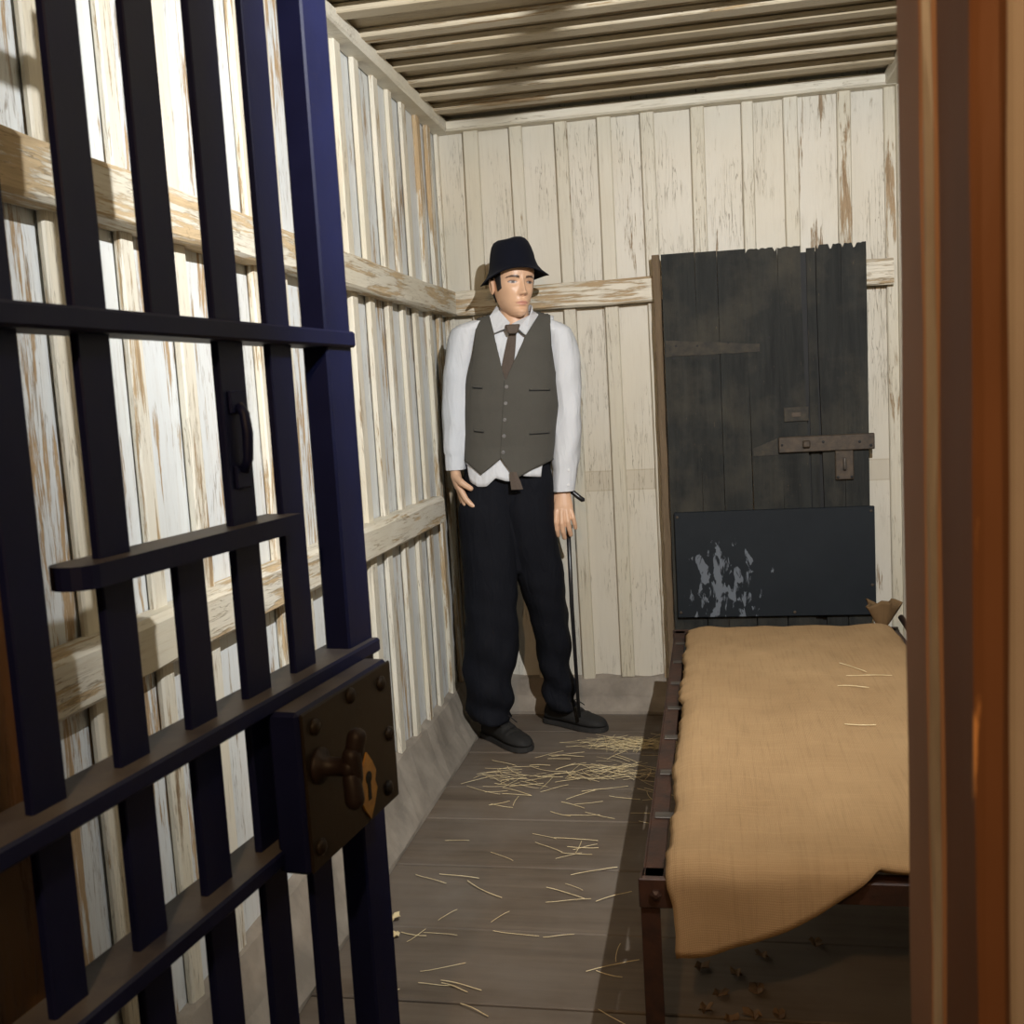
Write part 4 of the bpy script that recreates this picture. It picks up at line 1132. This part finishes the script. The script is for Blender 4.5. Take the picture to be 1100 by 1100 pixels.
# ------------------------------------------------------------------ straw, leaves
def straw_mesh(L, w, bend, seed):
    n = 5; vs = []; fs = []
    for i in range(n+1):
        t = i/n-.5; x = L*t; y = bend*L*(t*t*4-1)*.5; z = w*.6+.003*max(0, math.sin(t*3+seed))
        for dy, dz in ((-w, 0), (0, w*.8), (w, 0), (0, -w*.5)): vs.append((x, y+dy, z+dz))
    for i in range(n):
        for k in range(4): fs.append([i*4+k, i*4+(k+1) % 4, (i+1)*4+(k+1) % 4, (i+1)*4+k])
    fs.append([0, 1, 2, 3]); fs.append([n*4+k for k in range(4)]); return vs, fs
SM = []
for k in range(7):
    vs, fs = straw_mesh(random.uniform(.05, .12), random.uniform(.0008, .0014), random.uniform(-.2, .2), k)
    me = bpy.data.meshes.new('straw'); me.from_pydata(vs, [], fs); me.materials.append(M_STRAW); SM.append(me)
def straw(x, y, z=0.0, group='loose straws on the floor', label='single dry straw stalk lying loose on the floor planks'):
    o = link('straw', random.choice(SM)); o.location = (x, y, z+.0005); o.rotation_euler = (0, 0, random.gauss(0, .6)+(PI/2 if random.random() < .2 else 0))
    s = random.uniform(.7, 1.25); o.scale = (s, 1, 1)
    return tag(o, label, 'straw', group)
for k in range(46): straw(random.uniform(-.80, -.20), random.uniform(2.0, 3.2))
for k in range(44): straw(random.uniform(-.78, -.18), random.uniform(3.2, 3.62))
def tuft(name, cx, cy, sx, sy, n, label, hgt):
    mb = MB()
    for k in range(n):
        vf = straw_mesh(random.uniform(.05, .16), random.uniform(.0006, .0011), random.uniform(-.25, .25), k)
        M = Matrix.Translation((cx+random.gauss(0, sx), cy+random.gauss(0, sy), .001+abs(random.gauss(0, hgt)))) @ Matrix.Rotation(random.gauss(0, .55), 4, 'Z') @ Matrix.Rotation(random.gauss(0, .06), 4, 'Y')
        mb.add(vf, M)
    o = mb.build(name, M_STRAW); tag(o, label, 'straw', kind='stuff')
tuft('straw_tuft', -.30, 3.70, .085, .035, 120, 'matted tuft of straw right of the mannequin shoes', .006)
tuft('straw_tuft', -.37, 3.42, .10, .05, 55, 'thin spread of straw in front of the first tuft', .003)
tuft('straw_tuft', -.72, 3.38, .05, .05, 22, 'few straws in front of the mannequin left shoe', .002)
for x, y in ((.37, 2.93), (.40, 2.84), (.345, 2.73), (.32, 2.42)):
    zs_ = max(v.co.z for v in mat_o.data.vertices if abs(v.co.x-x) < .05 and abs(v.co.y-y) < .05)
    straw(x, y, zs_-.0005, 'straws on the mattress', 'short pale straw lying on the burlap mattress cover')
def leaf(x, y, s, seed, mat=M_LEAF):
    n = 14; vs = [(0, 0, .004)]; fs = []
    for k in range(n):
        a = 2*PI*k/n; r = s*(.55+.45*abs(math.sin(a*2.5+seed)))*(1+.3*math.cos(a))
        vs.append((r*math.cos(a), r*math.sin(a)*.75, .004+.010*abs(math.sin(a*2+seed))))
    for k in range(n): fs.append([0, 1+k, 1+(k+1) % n])
    o = mesh('dry_leaf', vs, fs, mat); o.location = (x, y, .001); o.rotation_euler = (0, 0, seed*1.7)
    m_ = o.modifiers.new('t', 'SOLIDIFY'); m_.thickness = .0012
    return o
for i, (x, y) in enumerate(((-.02, 2.12), (.02, 2.20), (.06, 2.15), (.0, 2.03), (.08, 2.28), (.10, 2.06), (-.06, 2.22), (.05, 2.05), (.20, 2.35), (-.05, 2.06))):
    tag(leaf(x, y, random.uniform(.014, .026), i*1.3), 'crumpled dry leaf on the floor under the bed', 'leaf', 'dry leaves under the bed')
for i, (x, y) in enumerate(((-.83, 2.38), (-.80, 2.30), (-.84, 2.20))):
    tag(leaf(x, y, .022, i*2.1+.4, M_STRAW), 'pale torn dry leaf beside the left curb', 'leaf', 'pale leaves by the left curb')

# ------------------------------------------------------------------ lamps (both just outside the frame)
def bulb_lamp(name, cfg, label, stem):
    p = Vector(cfg['pos']); t = empty(name, p); tag(t, label, 'lamp')
    prof = [(.001, -cfg['r'])]+[(cfg['r']*math.cos(a), cfg['r']*math.sin(a)) for a in [(-80+k*20)*PI/180 for k in range(9)]]+[(.001, cfg['r'])]
    MB().add(lathe(prof, 14)).build('bulb', glow(name+' bulb', cfg['col'], cfg['strength']), t, True)
    mb = MB(); mb.add(stem); mb.build('stem', M_LAMPBODY, t)
    MB().add(lathe([(.016, cfg['r']*.9), (.018, cfg['r']+.012), (.014, cfg['r']+.02)], 12)).build('socket', M_LAMPBODY, t)
def spot_lamp(cfg):
    p = Vector(cfg['pos']); d = (Vector(cfg['aim'])-p).normalized()
    t = empty('spotlight', p); tag(t, 'small black spotlight under the cell ceiling inside the doorway', 'lamp')
    q = d.to_track_quat('-Z', 'Y')
    L = bpy.data.lights.new('spot_beam', 'SPOT'); L.energy = cfg['watts']; L.color = cfg['col']; L.shadow_soft_size = cfg['r']
    L.spot_size = math.radians(cfg['cone']); L.spot_blend = cfg['blend']
    lo = bpy.data.objects.new('spot_beam', L); COL.objects.link(lo); lo.parent = t; lo.rotation_euler = q.to_euler()
    R = q.to_matrix().to_4x4()
    MB().add(lathe([(.012, .11), (.034, .10), (.040, .03), (.040, .012), (.037, .012), (.036, .03), (.030, .095)], 20, R)).build('housing', M_LAMPBODY, t, True)
    MB().add(tube([R @ Vector((0, 0, .10)), Vector((0, -.02, .12)), Vector((0, -.02, .172))], [.008]*3, 8)).build('stem', M_LAMPBODY, t)
spot_lamp(LAMP_CELL)
rod = empty('added_shadow_peg', (.229, 1.40, 2.375)); tag(rod, 'short added peg that casts the dark band on the ceiling', 'peg')  # unseen peg, added only to shade a band across the ceiling
MB().add(tube([(0, 0, 0), (0, 0, -.1495)], [.013, .015], 10)).build('shaft', M_BED, rod)
MB().add(lathe([(.03, -.006), (.03, 0)], 12)).build('flange', M_BED, rod)
bulb_lamp('hall_lamp', LAMP_HALL, 'warm bare bulb hanging in the hall before the cell', tube([(0, 0, .045), (0, 0, .4)], [.006]*2, 8))
